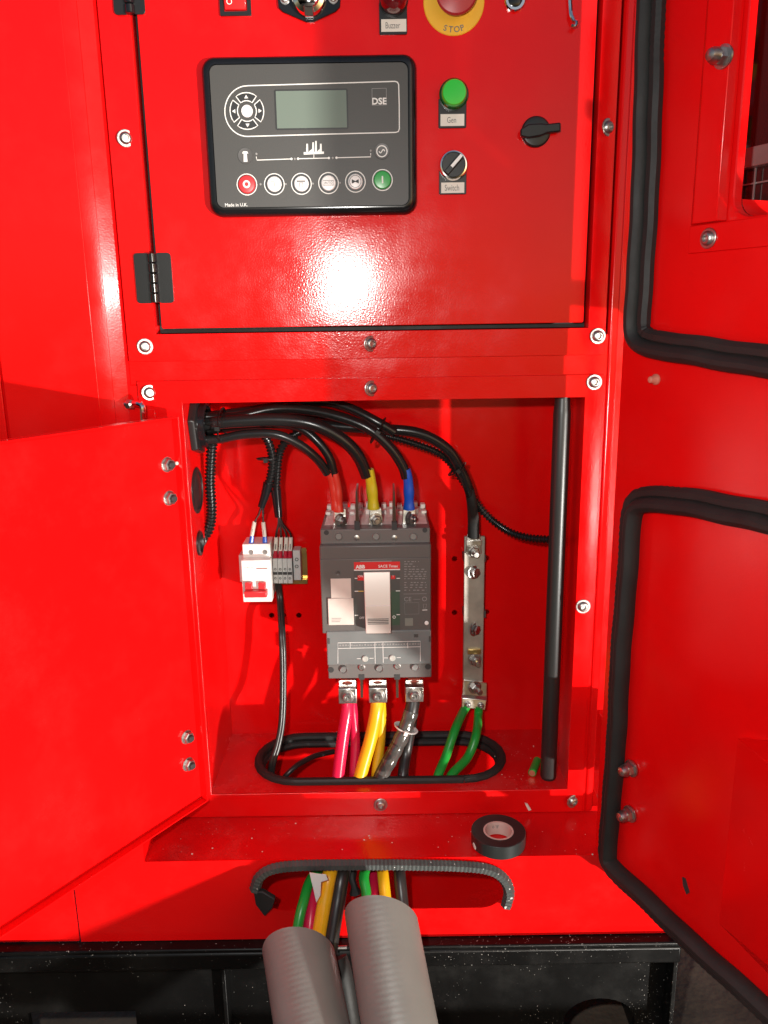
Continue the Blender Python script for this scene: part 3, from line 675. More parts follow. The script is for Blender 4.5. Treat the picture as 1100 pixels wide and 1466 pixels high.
es = thing('emergency_stop', 'red mushroom stop button on a round yellow disc lettered STOP', 'stop button', P(650, 46, 0))
q = P(650, 3, 0)
part('disc', MB().lathe(q, NY, [(.0338, 0), (.0338, .001), (.0330, .0016)], 48), YEL, es)
part('collar', MB().lathe(q, NY, [(.014, .0017), (.014, .010)], 28), BLK, es)
qq = P(656, -2, -.028); rm = .0245
part('mushroom', MB().lathe(V((q.x + .0012, q.y, q.z + .004)), NY, [(.013, .0102), (.0215, .012), (.0225, .017), (.021, .020), (.012, .0225), (.004, .0232)], 36), MUSH, es)
for ch, an in zip('STOP', (-110, -97, -83, -70)):
    dv = V((math.cos(R(an)), 0, math.sin(R(an)))); pv = V((-dv.z, 0, dv.x))
    text(ch, q + dv * .0275 + V((0, -.0019, 0)), .0062, es, INK, u=pv, v=-dv, bold=.01)
rk = thing('rocker_switch', 'red rocker switch in black frame at top edge of control door', 'rocker switch', P(336, 22, 0))
a, b, c, d = rectpx(314, -24, 359, 22, -.003)
part('frame', MB().plate(rrect(a, b, c, d, .001, -.003, 2), [rrect(a + .0045, b - .0045, c + .0045, d - .0045, .0008, -.003, 1)], (0, .003, 0)), BLK, rk, .0006)
ro = mat('red_rocker', (.60, .008, .01), .18, coat=.5)
xa, xb, za, zb = a + .0055, b - .0055, c + .0055, d - .0055; zm = (za + zb) / 2
part('rocker', MB().hull([V((xa, -.004, za)), V((xa, -.009, zb)), V((xa, .002, zb)), V((xa, .002, za))], [V((xb, -.004, za)), V((xb, -.009, zb)), V((xb, .002, zb)), V((xb, .002, za))]), ro, rk, .0008)
text('O', V((xa + .006, -.0068, P(328, 2, -.006).z)), .006, rk, PRW, u=(1, 0, 0), v=V((0, -.18, 1)).normalized())
hs = thing('chrome_socket', 'round chrome socket on black lozenge flange between rocker switch and buzzer', 'socket', P(443, 30, 0))
q = P(443, 0, 0)
def z2(u, v): return V((q.x + u, -.0035, q.z + v))
part('flange', MB().prism([z2(-.0355, .008), z2(-.034, -.008), z2(-.029, -.0125), z2(-.004, -.0225), z2(.004, -.0225), z2(.029, -.0125), z2(.034, -.008), z2(.0355, .008), z2(.029, .0145), z2(.004, .026), z2(-.004, .026), z2(-.029, .0145)], (0, .0034, 0)), BLKG, hs, .0006)
part('cap', MB().lathe(q + V((0, 0, .001)), NY, [(.0195, .0036), (.0195, .007), (.0175, .011), (.013, .0125), (.0125, .016), (.009, .0185), (.003, .019)], 32), CHR, hs)
part('hasp', MB().hull([z2(-.0055, -.010) + V((0, -.012, 0)), z2(.0055, -.010) + V((0, -.012, 0)), z2(.005, -.019) + V((0, -.006, 0)), z2(-.005, -.019) + V((0, -.006, 0))], [z2(-.0055, -.010) + V((0, -.009, 0)), z2(.0055, -.010) + V((0, -.009, 0)), z2(.005, -.019) + V((0, -.0005, 0)), z2(-.005, -.019) + V((0, -.0005, 0))]), CHR, hs, .0008)
for s_ in (-1, 1): inst('screw', SMALL, hs, q + V((s_ * .0268, -.0036, 0)))
kl = thing('key_lock', 'round chrome key lock with dark keyway right of the stop button', 'lock', P(737, 16, 0))
q = P(737, 1, 0)
part('ring', MB().lathe(q, NY, [(.0118, 0), (.0118, .004), (.0105, .0058), (.008, .0058), (.0078, .003)], 28), CHR, kl)
part('core', MB().lathe(q, NY, [(.0076, .002), (.0076, .0044), (.006, .005)], 24), BLKG, kl)
ch = thing('door_stay', 'thin chrome door stay hanging at top right of control door', 'door stay', P(823, 40, -.004))
part('rod', MB().tube([P(815, -20, -.005), P(817, 12, -.005), P(818, 22, -.006), P(822, 30, -.007)], .0022, n=10, step=.003), CHR, ch)
part('hook', MB().tube([P(822, 29, -.007), P(826, 31, -.009), P(824, 37, -.009), P(819, 37, -.007)], .0022, n=8, step=.002), CHR, ch)
tl = thing('door_latch', 'black quarter turn latch with paddle on right side of control door', 'latch', P(768, 208, 0))
q = P(767, 189, 0)
part('escutcheon', MB().lathe(q, NY, [(.0168, 0), (.0168, .003), (.015, .005), (.012, .0055)], 32), BLK, tl, .0003)
def z3(x, y, d=-.012): return P(x, y, d)
part('paddle', MB().prism([z3(746, 184), z3(757, 177), z3(776, 176), z3(782, 177), z3(803, 174.5), z3(803, 188), z3(784, 190), z3(775, 194), z3(757, 197), z3(746, 194)], (0, .0075, 0)), BLK, tl, .0015)

# ------------------------------------------------------------------ moulded case breaker
YT, YM = .040, .030
cbk = thing('circuit_breaker', 'large dark grey three pole circuit breaker in centre of compartment', 'circuit breaker', (P(540, 970, YM).x, YM, P(540, 970, YM).z))
ztop = P(536, 757, YT).z
def bx(x0, y0, x1, y1, ya, yb, nm, m, bev=.0008, par=None): return part(nm, boxpx(MB(), x0, y0, x1, y1, ya, yb), m, par or cbk, bev)
bx(459, 757, 616, 783, YT, Y_BK - .002, 'upper_terminal_cover', GRYL, .0015)
bx(459.5, 780, 617.5, 906, YM, Y_BK - .003, 'housing', GRY, .0025)
bx(460, 799.5, 617, 906, YM - .0012, YM + .01, 'front_panel', GRY, .0012)
bx(468, 903, 617.5, 952, YM - .0028, YM + .02, 'trip_unit_cover', COVR, .0015)
bx(470, 948, 618, 971, YM + .003, Y_BK - .004, 'lower_terminal_cover', GRYL, .0015)
# pale terminal chambers on top
zt0 = P(536, 760, YT).z; xL, xR = P(460, 757, YT).x, P(616, 757, YT).x
part('terminal_body', MB().box(xL + .002, xR - .002, YT + .022, Y_BK - .003, zt0 - .01, zt0 + .003), PNK, cbk, .001)
nn = 13
for i in range(nn):
    if i in (3, 4, 8, 9): pass
    xx = xL + .004 + (xR - xL - .008) * i / (nn - 1)
    for yy, hh in ((Y_BK - .018, .006), (Y_BK - .05, .004)):
        part('terminal_rib', MB().box(xx - .0035, xx + .0035, yy, yy + .014, zt0 + .003, zt0 + .003 + hh + .003 * ((i * 7) % 3) / 2), PNK, cbk, .0008)
part('sloped_lip', MB().hull([V((xL + .001, YT + .003, zt0)), V((xR - .001, YT + .003, zt0)), V((xR - .001, YT + .028, zt0 + .003)), V((xL + .001, YT + .028, zt0 + .003))],
     [V((xL + .001, YT + .003, zt0 - .006)), V((xR - .001, YT + .003, zt0 - .006)), V((xR - .001, YT + .028, zt0 - .006)), V((xL + .001, YT + .028, zt0 - .006))]), mat('pinkish_grey', (.30, .25, .225), .4), cbk)
for x in (485, 538.5, 592):
    part('cover_screw', MB().lathe(P(x, 768, YT), NY, [(.0052, -.001), (.0052, .001), (.0046, .0018), (.004, .0004)], 18), STEEL, cbk)
for x in (511, 565):
    part('cover_pin', MB().lathe(P(x, 770, YT), NY, [(.004, -.001), (.0038, .0006), (.0015, .0012)], 14), ZINC, cbk)
for x, y in ((467.5, 762.5), (608.5, 759)):
    part('corner_recess', MB().lathe(P(x, y, YT), NY, [(.0034, -.001), (.0034, .0004)], 14), INKD, cbk)
for x in (511.5, 565):
    part('barrier_slot', boxpx(MB(), x - 4, 748, x + 4, 759, YT - .0006, YT + .01), INKD, cbk)
# front print
yf = YM - .0017
def PB(x, y): return P(x, y, yf)
kp = MPP(PB(540, 850))
def bl(pts, w, m, nm='printed_line', closed=False): return part(nm, MB().ribbon([PB(*p) for p in pts], w * kp, NY, closed), m, cbk)
def br(x0, y0, x1, y1, m, nm, y=yf): a, b, c, d = rectpx(x0, y0, x1, y1, y); return part(nm, MB().sheet([V((a, y, c)), V((b, y, c)), V((b, y, d)), V((a, y, d))]), m, cbk)
part('toggle_plate', boxpx(MB(), 507.5, 818, 573, 903, YM - .0016, YM), mat('toggle_plate_grey', (.085, .08, .075), .4), cbk)
part('brand_strip', boxpx(MB(), 507, 804.5, 573, 815, YM - .0018, YM), PRR, cbk)
br(507, 815, 573, 816.6, PRW, 'white_rule', yf - .0004)
text('ABB', P(516, 811.5, YM - .0021), kp * 5.6, cbk, PRW, width=kp * 13.5, bold=.05, name='brand_lettering')
text('SACE Tmax', P(556, 810.5, YM - .0021), kp * 4.2, cbk, PRW, width=kp * 28, bold=.015, name='series_lettering')
br(516, 803, 561, 804.3, PRG, 'faint_print')
yq = YM - .0019
for y, x0, x1, m in ((828, 508, 514, PRW), (828, 568, 573, PRW), (846.5, 508, 513, PRW), (846.5, 513, 521, PRY), (846, 560, 567, PRGRN), (846, 567, 573, PRW), (881, 508, 513, PRW), (880, 568, 573, PRW)):
    a, b, c, d = rectpx(x0, y - .6, x1, y + .6, yq); part('tick_mark', MB().sheet([V((a, yq, c)), V((b, yq, c)), V((b, yq, d)), V((a, yq, d))]), m, cbk)
a, b, c, d = rectpx(512, 824, 521, 831, yq); part('red_patch', MB().sheet([V((a, yq, c)), V((b, yq, c)), V((b, yq, d)), V((a, yq, d))]), PRR, cbk)
a, b, c, d = rectpx(560, 824, 566, 829, yq); part('red_patch', MB().sheet([V((a, yq, c)), V((b, yq, c)), V((b, yq, d)), V((a, yq, d))]), PRR, cbk)
text('ON', P(516.5, 825, yq - .0003), kp * 3.2, cbk, PRW, width=kp * 6); text('I', P(563, 825, yq - .0003), kp * 3.4, cbk, PRW)
text('OFF', P(518.5, 884.5, yq - .0003), kp * 3.4, cbk, PRW, width=kp * 7)
part('off_ring', MB().ribbon(circ(P(564.5, 883.5, yq - .0002), kp * 1.9, 16), kp * .9, NY, True), PRW, cbk)
br(560, 847, 572.5, 895, PRGRN, 'green_patch', yq + .0001)
# rating plate: rows of print too small to read
rnd = random.Random(3); mb = MB()
for j, y in enumerate((804, 807.5, 811, 815, 818.5, 822, 825, 828.5, 834, 837.5, 841, 845)):
    x = 579.0; xe = 611 if j not in (0, 1, 2) else (600, 592, 598)[j]
    while x < xe:
        w = rnd.uniform(1.5, 5)
        a, b, c, d = rectpx(x, y - .55, min(x + w, xe), y + .55, yf); mb.sheet([V((a, yf, c)), V((b, yf, c)), V((b, yf, d)), V((a, yf, d))]); x += w + rnd.uniform(1.2, 3.5 if j < 8 else 6)
part('rating_print', mb, PRG, cbk)
bl([(578, 850.5), (611, 850)], .6, PRG)
text('CE', PB(584, 857.8), kp * 6.5, cbk, PRG, width=kp * 10.5, name='mark_lettering')
bl([(592, 858), (602, 858)], .5, PRG); part('mark_ring', MB().ribbon(circ(PB(608, 857.5), kp * 3, 16), kp * 1, NY, True), PRG, cbk)
bl([(579, 863), (600, 862.8), (600, 879), (580, 879.5)], .4, PRG, closed=True); bl([(605, 873.5), (612, 873.2)], 1.1, PRW)
bl([(606, 865), (611, 865), (609.8, 871), (607, 871)], .6, PRG, closed=True)
br(580, 885, 591.5, 896, mat('grey_sticker', (.20, .20, .17), .5), 'square_sticker')
part('test_button', MB().lathe(PB(611, 891.7), NY, [(kp * 3, 0), (kp * 3, .001), (kp * 2, .0014)], 16), WHT, cbk)
part('seal_screw', MB().lathe(PB(484, 820.5), NY, [(kp * 3, -.001), (kp * 3, .0006), (kp * 1.6, .0002)], 14), GRYD, cbk)
# stickers on the left
part('sticker', boxpx(MB(), 474, 828.5, 503, 862, YM - .0022, YM), STK, cbk, .0002)
k = part('sticker', boxpx(MB(), 470, 857, 506.5, 895, YM - .0046, YM - .0023), STK, cbk, .0006)
mb = MB()
for j in range(3):
    a, b, c, d = rectpx(475, 885 + j * 2.4, 489 - j, 885.8 + j * 2.4, YM - .0049); mb.sheet([V((a, YM - .0049, c)), V((b, YM - .0049, c)), V((b, YM - .0049, d)), V((a, YM - .0049, d))])
part('sticker_print', mb, PRG, cbk)
# handle
hw = [(520.5, 819.5), (558.5, 818.5), (559.5, 900), (555, 907), (530, 908.5), (526, 905), (523, 880)]
mb = MB(); a, b, c, d = rectpx(522, 819, 559, 868, YM - .006)
hy = lambda z: None
zA, zB, zC = P(540, 819, YM - .004).z, P(540, 868, YM - .016).z, P(541, 907, YM - .018).z
xa, xb = P(521, 840, YM - .008).x, P(559, 840, YM - .008).x; xc, xd = P(524, 900, YM - .018).x, P(560, 900, YM - .018).x
prof = [V((0, YM - .0035, zA)), V((0, YM - .0145, zB)), V((0, YM - .0195, zC + .004)), V((0, YM - .0185, zC)), V((0, YM - .002, zC)), V((0, YM - .0018, zA))]
def lx(z, l): t = (z - zA) / (zC - zA); return (xa + (xc - xa) * t) if l else (xb + (xd - xb) * t)
part('handle', MB().hull([V((lx(p.z, 1), p.y, p.z)) for p in prof], [V((lx(p.z, 0), p.y, p.z)) for p in prof]), HND, cbk, .0018)
for j in range(4):
    z = zC + .0205 - j * .0022; y = YM - .0145 - .005 * ((zB - z) / (zB - zC - .004)) - .0004
    part('handle_groove', MB().box(lx(z, 1) + .003, lx(z, 0) - .003, y - .0002, y + .002, z - .0005, z + .0005), GRYD, cbk)
part('handle_band', MB().box(lx(zB, 1) + .0008, lx(zB, 0) - .0008, YM - .0152, YM - .013, zB - .0004, zB + .0008), WHT, cbk)
# trip unit print
yt = YM - .0032
def PT(x, y): return P(x, y, yt)
def tl_(pts, w=.7, m=PRW, closed=False): part('printed_line', MB().ribbon([PT(*p) for p in pts], w * kp, NY, closed), m, cbk)
tl_([(484, 950), (484, 920.5), (602, 918), (602, 947)], .8); tl_([(484, 928.5), (602, 926)], .7)
for x in (501.5, 537, 548.5, 584): tl_([(x, 920), (x, 928)], .6)
tl_([(537, 928), (537.5, 950)], .7); tl_([(548.5, 928), (549, 949)], .7)
mb = MB(); rnd = random.Random(5)
for x in range(486, 600, 4):
    y = 924.4 - (x - 486) * .021; w = rnd.uniform(1.5, 3.4); a, b, c, d = rectpx(x, y - rnd.uniform(.5, 1.8), x + w, y + .8, yt - .0001); mb.sheet([V((a, yt, c)), V((b, yt, c)), V((b, yt, d)), V((a, yt, d))])
part('setting_print', mb, PRG, cbk)
text('T1 400B', PT(541, 911.5), kp * 2.4, cbk, PRG, width=kp * 14) if False else None
for x, y in ((523, 943), (562, 942)):
    k = part('setting_dial', MB().lathe(PT(x, y), NY, [(kp * 4.6, -.001), (kp * 4.6, .0012), (kp * 3.8, .0018), (kp * 1.2, .0014)], 20), mat('dial', (.42, .42, .38), .4), cbk)
    tl_([(x - 12, y), (x - 6, y)], .7); tl_([(x + 6, y - .4), (x + 12, y - .5)], .7)
for x, y in ((469.5 + 1.5, 918), (617 - 1.5, 915)): part('clip', boxpx(MB(), x - 1.3, y - 4, x + 1.3, y + 4, YM - .0036, YM), GRYD, cbk)
part('cover_window', boxpx(MB(), 593, 908, 599, 912.5, YM - .0033, YM), GRYD, cbk)
for x, y in ((492.5, 958), (544, 956.5), (595, 955)): part('cover_screw', MB().lathe(P(x, y, YM + .003), NY, [(.0056, -.001), (.0056, .003), (.0048, .004), (.004, .0022)], 18), STEEL, cbk)
for x, y in ((518, 955), (569, 953.5)): part('cover_pin', MB().lathe(P(x, y, YM + .003), NY, [(.005, -.001), (.005, .0015), (.0036, .0024)], 16), ZINC, cbk)
for x, y in ((474, 959), (613, 954.5)): part('corner_recess', MB().lathe(P(x, y, YM + .003), NY, [(.0042, -.001), (.0042, .0005)], 14), INKD, cbk)
for x in (518, 569):
    part('lower_slot', boxpx(MB(), x - 4, 966, x + 4, 973, YM + .0022, YM + .012), INKD, cbk)
    part('lower_barrier', boxpx(MB(), x - 1.8, 972, x + 1.8, 999, YM + .01, YM + .05), SMOKE, cbk)
# phase barriers on top: thin smoked plates edge-on
for x, tx in ((511.5, 511.5), (565, 562)):
    x0 = P(x, 750, YT).x; zb_ = ztop - .002; zt_ = P(x, 698, YT + .03).z
    part('phase_barrier', MB().hull([V((x0 - .0028, YT + .004, zb_)), V((x0 + .0028, YT + .004, zb_)), V((x0 + .0028, YT + .060, zb_)), V((x0 - .0028, YT + .060, zb_))],
         [V((x0 - .0012, YT + .006, zt_)), V((x0 + .0012, YT + .006, zt_)), V((x0 + .0012, YT + .058, zt_)), V((x0 - .0012, YT + .058, zt_))]), SMOKE, cbk)
# top terminal nuts and lugs are parts of the cables; bottom lugs belong to breaker
for i, (x, y) in enumerate(((498, 992), (541.5, 991), (594, 989))):
    a, b, c, d = rectpx(x - 13, 974, x + 12, 987 if i < 2 else 985, .062)
    lg = part('box_lug', MB().plate([V((a, .062, c - .006)), V((b, .062, c - .006)), V((b, .062, d)), V((a, .062, d))], [[V((p.x, .062, p.z)) for p in [q + V((0, 0, 0)) for q in [V(((a + b) / 2 + math.cos(R(t * 30)) * .0075, 0, (c + d) / 2 + .002 + math.sin(R(t * 30)) * .0038)) for t in range(12)]]]], (0, .006, 0)), ALU, cbk, .0004)
    part('copper_face', MB().box((a + b) / 2 - .009, (a + b) / 2 + .009, .064, .0668, (c + d) / 2 - .004, (c + d) / 2 + .008), mat('red_copper', (.45, .05, .02), .5), lg)
    a, b, c, d = rectpx(x - 13.5, 986 - i * 1.0, x + 13.0, 1008 - i * 1.2, .045)
    part('clamp_plate', MB().box(a, b, .045, .068, c, d), ALU, lg, .0012)
    part('clamp_screw', MB().lathe(V(((a + b) / 2, .045, (c + d) / 2)), NY, [(.0098, -.001), (.0096, .0016), (.0068, .002), (.0064, .005), (.0055, .006), (.0035, .006), (.003, .002)], 24), ZINC, lg)

# ------------------------------------------------------------------ busbar with its bolts
YE = Y_BK - .030
bar = thing('earth_busbar', 'upright tinned metal busbar with bolts right of the breaker', 'busbar', P(678, 1000, YE))
a, b, c, d = rectpx(664, 768, 693, 998, YE)
part('bar', MB().box(a, b, YE, YE + .006, c, d), TIN, bar, .0008)
for y in (800, 880): part('standoff', boxpx(MB(), 664, y - 5, 696, y + 5, YE + .0062, Y_BK - .0005), GRYD, bar, .001)
for x, y, me in ((678.5, 789, STUD), (678.5, 819, HEX), (679, 901, HEX), (680, 944, STUD)): inst('bolt', me, bar, P(x, y, YE - .0002), random.random())
part('washer_plate', boxpx(MB(), 668, 774, 690, 781, YE - .006, YE), ALU, bar, .0006); part('washer_plate', boxpx(MB(), 670, 930, 689, 937, YE - .004, YE), BRA, bar, .0006)
p0 = [P(664, 973, YE - .004), P(697, 978, YE - .002), P(697, 997, YE - .004), P(662, 995, YE - .006)]
lg = part('bracket', MB().prism(p0, (0, .003, 0)), ALU, bar, .0006)
part('foot', MB().prism([P(662, 999, YE - .010), P(697, 1002, YE - .009), P(695, 1017, YE - .012), P(661, 1013, YE - .012)], (0, .012, 0)), ALU, lg, .001)
part('web', MB().hull([P(662, 995, YE - .0061), P(697, 997, YE - .004), P(697, 1002, YE - .0088), P(662, 999, YE - .0098)], [P(662, 995, YE - .003), P(697, 997, YE - .001), P(697, 1002, YE - .005), P(662, 999, YE - .006)]), ALU, lg)
inst('bolt', STUD, bar, P(680, 984, YE - .005), .3)
for x, y in ((670, 1009), (689, 1011)): inst('screw', SMALL, lg, P(x, y, YE - .0123))

# ------------------------------------------------------------------ din rail, two-pole breaker, terminals
YD = Y_BK - .010
rail = thing('mounting_rail', 'short brass coloured rail behind the white breaker and terminals', 'rail', P(436, 822, YD))
a, b, c, d = rectpx(350, 788, 439.5, 832, YD)
part('rail_web', MB().box(a, b, YD + .004, YD + .0055, c, d), BRA, rail)
part('rail_edge', MB().box(a, b, YD - .002, YD + .0038, d - .0045, d - .002).box(a, b, YD - .003, YD - .0016, d - .003, d + .004), BRA, rail)
part('rail_edge', MB().box(a, b, YD - .002, YD + .0038, c + .002, c + .0045).box(a, b, YD - .003, YD - .0016, c - .004, c + .003), BRA, rail)
mcb = thing('miniature_breaker', 'white two pole miniature breaker with joined red toggles', 'circuit breaker', P(370, 862, YD - .05))
def mx(x0, y0, x1, y1, ya, yb, nm, m, bev=.0008, par=None): return part(nm, boxpx(MB(), x0, y0, x1, y1, ya, yb), m, par or mcb, bev)
y1_, y2_ = YD - .044, YD - .060
mx(349, 779, 388.5, 858, y1_, YD - .004, 'body', WHT, .0012)
mx(346.5, 802, 388.5, 862, y2_, y1_ - .0002, 'front_block', WHT, .0014)
for x in (360, 380):
    part('terminal_screw', MB().lathe(P(x - .5, 790.5, y1_), NY, [(.0036, -.001), (.0036, .0004), (.0018, .0002)], 14), STEEL, mcb)
zz = P(368, 802, y2_).z
mx(347.5, 832, 360, 850, y2_ - .0006, y2_ + .01, 'toggle_recess', TGREY, 0)
for x0, x1 in ((351, 361.5), (370, 380.5)):
    mx(x0, 834.5, x1, 850, y2_ - .006, y2_ + .004, 'toggle', BRED, .001)
mx(349.5, 847, 382, 856, y2_ - .013, y2_ + .002, 'toggle_bar', BRED, .0015)
text('TGB1-63', P(356, 812.7, y2_ - .0003), .0024, mcb, PRG, width=.013)
a, b, c, d = rectpx(367, 813, 383, 814.6, y2_ - .0003)
part('printed_rule', MB().sheet([V((a, y2_ - .0003, c)), V((b, y2_ - .0003, c)), V((b, y2_ - .0003, d)), V((a, y2_ - .0003, d))]), mat('brownish_print', (.3, .14, .12), .5), mcb)
mx(342.8, 795, 349, 833, YD - .030, YD - .003, 'end_stop', TGREY, .0008)
tb = thing('terminal_block', 'grey rail terminals with red ferrules beside white miniature breaker', 'terminal block', P(405, 838, YD - .03))
yt_ = YD - .030
for i in range(4):
    x0 = 391 + i * 7.0; 
    k = part('terminal', boxpx(MB(), x0, 800, x0 + 6.7, 835.5, yt_, YD - .003), TGREY, tb, .0007)
    part('marker', boxpx(MB(), x0 + .4, 819, x0 + 6.2, 823, yt_ - .0004, yt_ + .001), INKD, k)
    for yy in (815, 828): part('clamp_hole', MB().ribbon(circ(P(x0 + 3.3, yy, yt_ - .0003), .0014, 10), .0009, NY, True), INKD, k)
    part('upper_step', boxpx(MB(), x0, 788, x0 + 6.7, 800, yt_ + .010, YD - .003), TGREY, k, .0006)
part('end_clamp', boxpx(MB(), 420, 788, 430.5, 831, YD - .026, YD - .003), TGREY, tb, .001)
for yy in (801, 811): part('clamp_hole', MB().ribbon(circ(P(425, yy, YD - .0264), .0022, 12), .0011, NY, True), INKD, tb)

# ------------------------------------------------------------------ upper cables
def cable(name, pts, wpx, m, label, cat='cable', group=None, n=14, corr=False, sleeve=None, root=None):
    w = [P(*p) if len(p) == 3 else p[0] for p in pts]
    r = wpx / 2 * MPP(w[len(w) // 2])
    t = root or thing(name, label, cat, w[-1], group)
    if corr: part('sheath', MB().tube(w, lambda s, T: r if (s % .0052) < .0026 else r * .72, n=n, step=.0013), m, t, sharp=35)
    else: part('sheath', MB().tube(w, r, n=n), m, t, sharp=80)
    return t, r
def sleeve(t, pts, wpx, m, nm='sleeve', fold=True):
    w = [P(*p) for p in pts]; r = wpx / 2 * MPP(w[0])
    part(nm, MB().tube(w, lambda s, T: r * (1 + .10 * math.sin(s * 260) * (s / T) + .12 * (s / T)), n=14, step=.003, ell=(.86, 1.0)), m, t, sharp=80)
def toplug(t, x, y, yd):
    part('lug', MB().prism([P(x - 8.5, y - 17, yd + .004), P(x + 8.5, y - 17, yd + .004), P(x + 10, y + 10, yd + .002), P(x - 10, y + 10, yd + .002)], (0, .004, 0)), ALU, t, .001)
    inst('nut', hexbolt_mesh('nut', .92, .011), t, P(x, y, yd + .0015), random.random())
G1 = 'black power cables leaving the gland'
gx = 282
def Y(*p): return p
# thick cable to the yellow sleeve
t, r = cable('power_cable', [(262, 607, .058), (gx + 20, 606, .056), (340, 603, .052), (400, 601, .048), (450, 608, .046), (490, 629, .050), (513, 653, .055), (526, 682, .060)], 18.5, CAB, 'thick black cable ending in yellow sleeve at middle breaker terminal', 'cable', G1)
sleeve(t, [(528, 672, .0605), (532, 695, .062), (535, 728, .063)], 16, SLY)
part('sleeve_fold', MB().prism([P(523, 671, .056), P(529, 672, .052), P(534, 693, .054), P(530, 698, .058)], (0, .002, 0)), SLY, t)
toplug(t, 538, 744, .062)
t, r = cable('power_cable', [(262, 630, .054), (310, 629, .052), (350, 622, .048), (395, 622, .044), (430, 637, .046), (455, 658, .052), (470, 679, .060)], 13, CAB, 'lower black cable of the pair entering the red sleeve', 'cable', G1)
sleeve(t, [(469, 673, .0605), (476, 690, .062), (481, 730, .062)], 12, SLR)
t, r = cable('power_cable', [(262, 622, .074), (330, 612, .075), (395, 607, .072), (430, 613, .064), (455, 632, .060), (472, 656, .060), (479, 682, .062)], 13, CAB, 'thin upper black cable of the pair entering the red sleeve', 'cable', G1)
sleeve(t, [(478.5, 678, .0615), (483, 700, .062), (485, 732, .0625)], 14, SLR)
toplug(t, 487, 745, .062)
t, r = cable('power_cable', [(262, 594, .066), (330, 598, .072), (390, 586, .078), (440, 587, .074), (490, 598, .066), (530, 615, .060), (560, 642, .060), (577, 668, .062), (582, 684, .063)], 15, CAB, 'black cable ending in blue sleeve at right breaker terminal', 'cable', G1)
sleeve(t, [(581, 672, .0625), (585, 692, .063), (586, 729, .064)], 15, SLB)
toplug(t, 586, 742, .062)
t, r = cable('power_cable', [(262, 600, .085), (330, 592, .095), (400, 582, .10), (460, 575, .094), (500, 584, .085), (540, 604, .076), (565, 619, .078)], 14, CAB, 'black cable arching highest under the top edge of the opening', 'cable', G1)
t, r = cable('power_cable', [(262, 616, .09), (340, 606, .098), (420, 603, .10), (490, 611, .092), (545, 614, .086), (600, 620, .084), (640, 642, .088), (662, 676, .096), (675, 712, .104), (677, 735, YE - .006)], 15, CAB, 'long black cable sweeping right down to the top of busbar', 'cable', G1)
w = [P(672, 700, .1), P(676, 722, .106), P(678, 745, YE - .008), P(678, 769, YE - .005)]
part('heat_shrink', MB().tube(w, lambda s, T: 9 * MPP(w[0]) * (.85 + .25 * s / T), n=14, ell=(.75, 1)), RUB, t, sharp=80)
part('cable_lug', MB().prism([P(669, 765, YE - .004), P(688, 765, YE - .004), P(690, 793, YE - .003), P(667, 793, YE - .003)], (0, .0025, 0)), ALU, t, .0008)
# corrugated conduits
G2 = 'corrugated black conduits'
cable('corrugated_conduit', [(300, 600, .10), (400, 596, .108), (470, 603, .106), (530, 618, .10), (590, 634, .10), (636, 654, .104), (664, 690, .110), (690, 730, .112), (722, 757, .104), (752, 769, .09), (790, 773, .07)], 12, COR, 'corrugated conduit running from top bundle right to black pole', 'conduit', G2, corr=True)
cable('corrugated_conduit', [(306, 624, .070), (303, 645, .072), (301, 690, .075), (303, 730, .078), (300, 755, .080), (290, 772, .078), (PX(284, 780, wx0 - .004),)], 15.5, COR, 'corrugated conduit dropping from gland into hole in left wall', 'conduit', G2, corr=True)
t1, _ = cable('corrugated_conduit', [(374, 620, .062), (384, 632, .066), (390, 655, .072), (388, 680, .076), (380, 706, .078)], 13, COR, 'left one of two corrugated conduits above white miniature breaker', 'conduit', G2, corr=True)
w = [P(384, 692, .077), P(380, 708, .078), P(374, 726, .078)]
part('heat_shrink', MB().tube(w, lambda s, T: .0066 * (1.05 - .3 * s / T), n=12), BLKG, t1, sharp=80)
t2, _ = cable('corrugated_conduit', [(462, 612, .082), (436, 616, .076), (412, 630, .074), (400, 650, .076), (396, 690, .080), (396, 712, .082)], 13, COR, 'right one of two corrugated conduits splitting into four terminal wires', 'conduit', G2, corr=True)
w = [P(395, 700, .081), P(397, 720, .082), P(399, 740, .082)]
part('heat_shrink', MB().tube(w, lambda s, T: .0072 * (1.05 - .3 * s / T), n=12), BLKG, t2, sharp=80)
# control wires with white markers and ferrules
G3 = 'control wires with white markers'
def wire(pts, mk, fr_, fm, lab):
    t = thing('control_wire', lab, 'wire', P(*pts[-1]), G3)
    part('sheath', MB().tube([P(*p) for p in pts], .0017, n=8, step=.004), CAB, t, sharp=80)
    a, b = P(*mk[0]), P(*mk[1]); k = part('marker_sleeve', MB().tube([a, b], .0029, n=10, step=.004), PAP, t)
    part('marker_print', MB().ribbon([a.lerp(b, .45) + V((0, -.0031, 0)), a.lerp(b, .85) + V((0, -.0031, 0))], .0016, NY), INK, k)
    a, b = P(*fr_[0]), P(*fr_[1]); part('ferrule', MB().tube([a, b], lambda s, T: .0030 + .0010 * (s / T), n=10, step=.002), fm, t)
    return t
ym_ = YD - .036
wire([(375, 722, .078), (371, 735, .100), (365, 748, ym_ + .0098), (361, 770, ym_)], [(364.5, 747, ym_ + .01), (360.5, 768, ym_)], [(361, 767, ym_), (359.5, 779, ym_)], BLUE, 'left wire with blue ferrule into the white miniature breaker')
wire([(376, 722, .078), (376.8, 735, .100), (377, 748, ym_ + .0098), (379, 770, ym_)], [(377, 748, ym_ + .01), (379, 769, ym_)], [(379, 768, ym_), (379.5, 779, ym_)], BLUE, 'right wire with blue ferrule into the white miniature breaker')
ytm = YD - .024
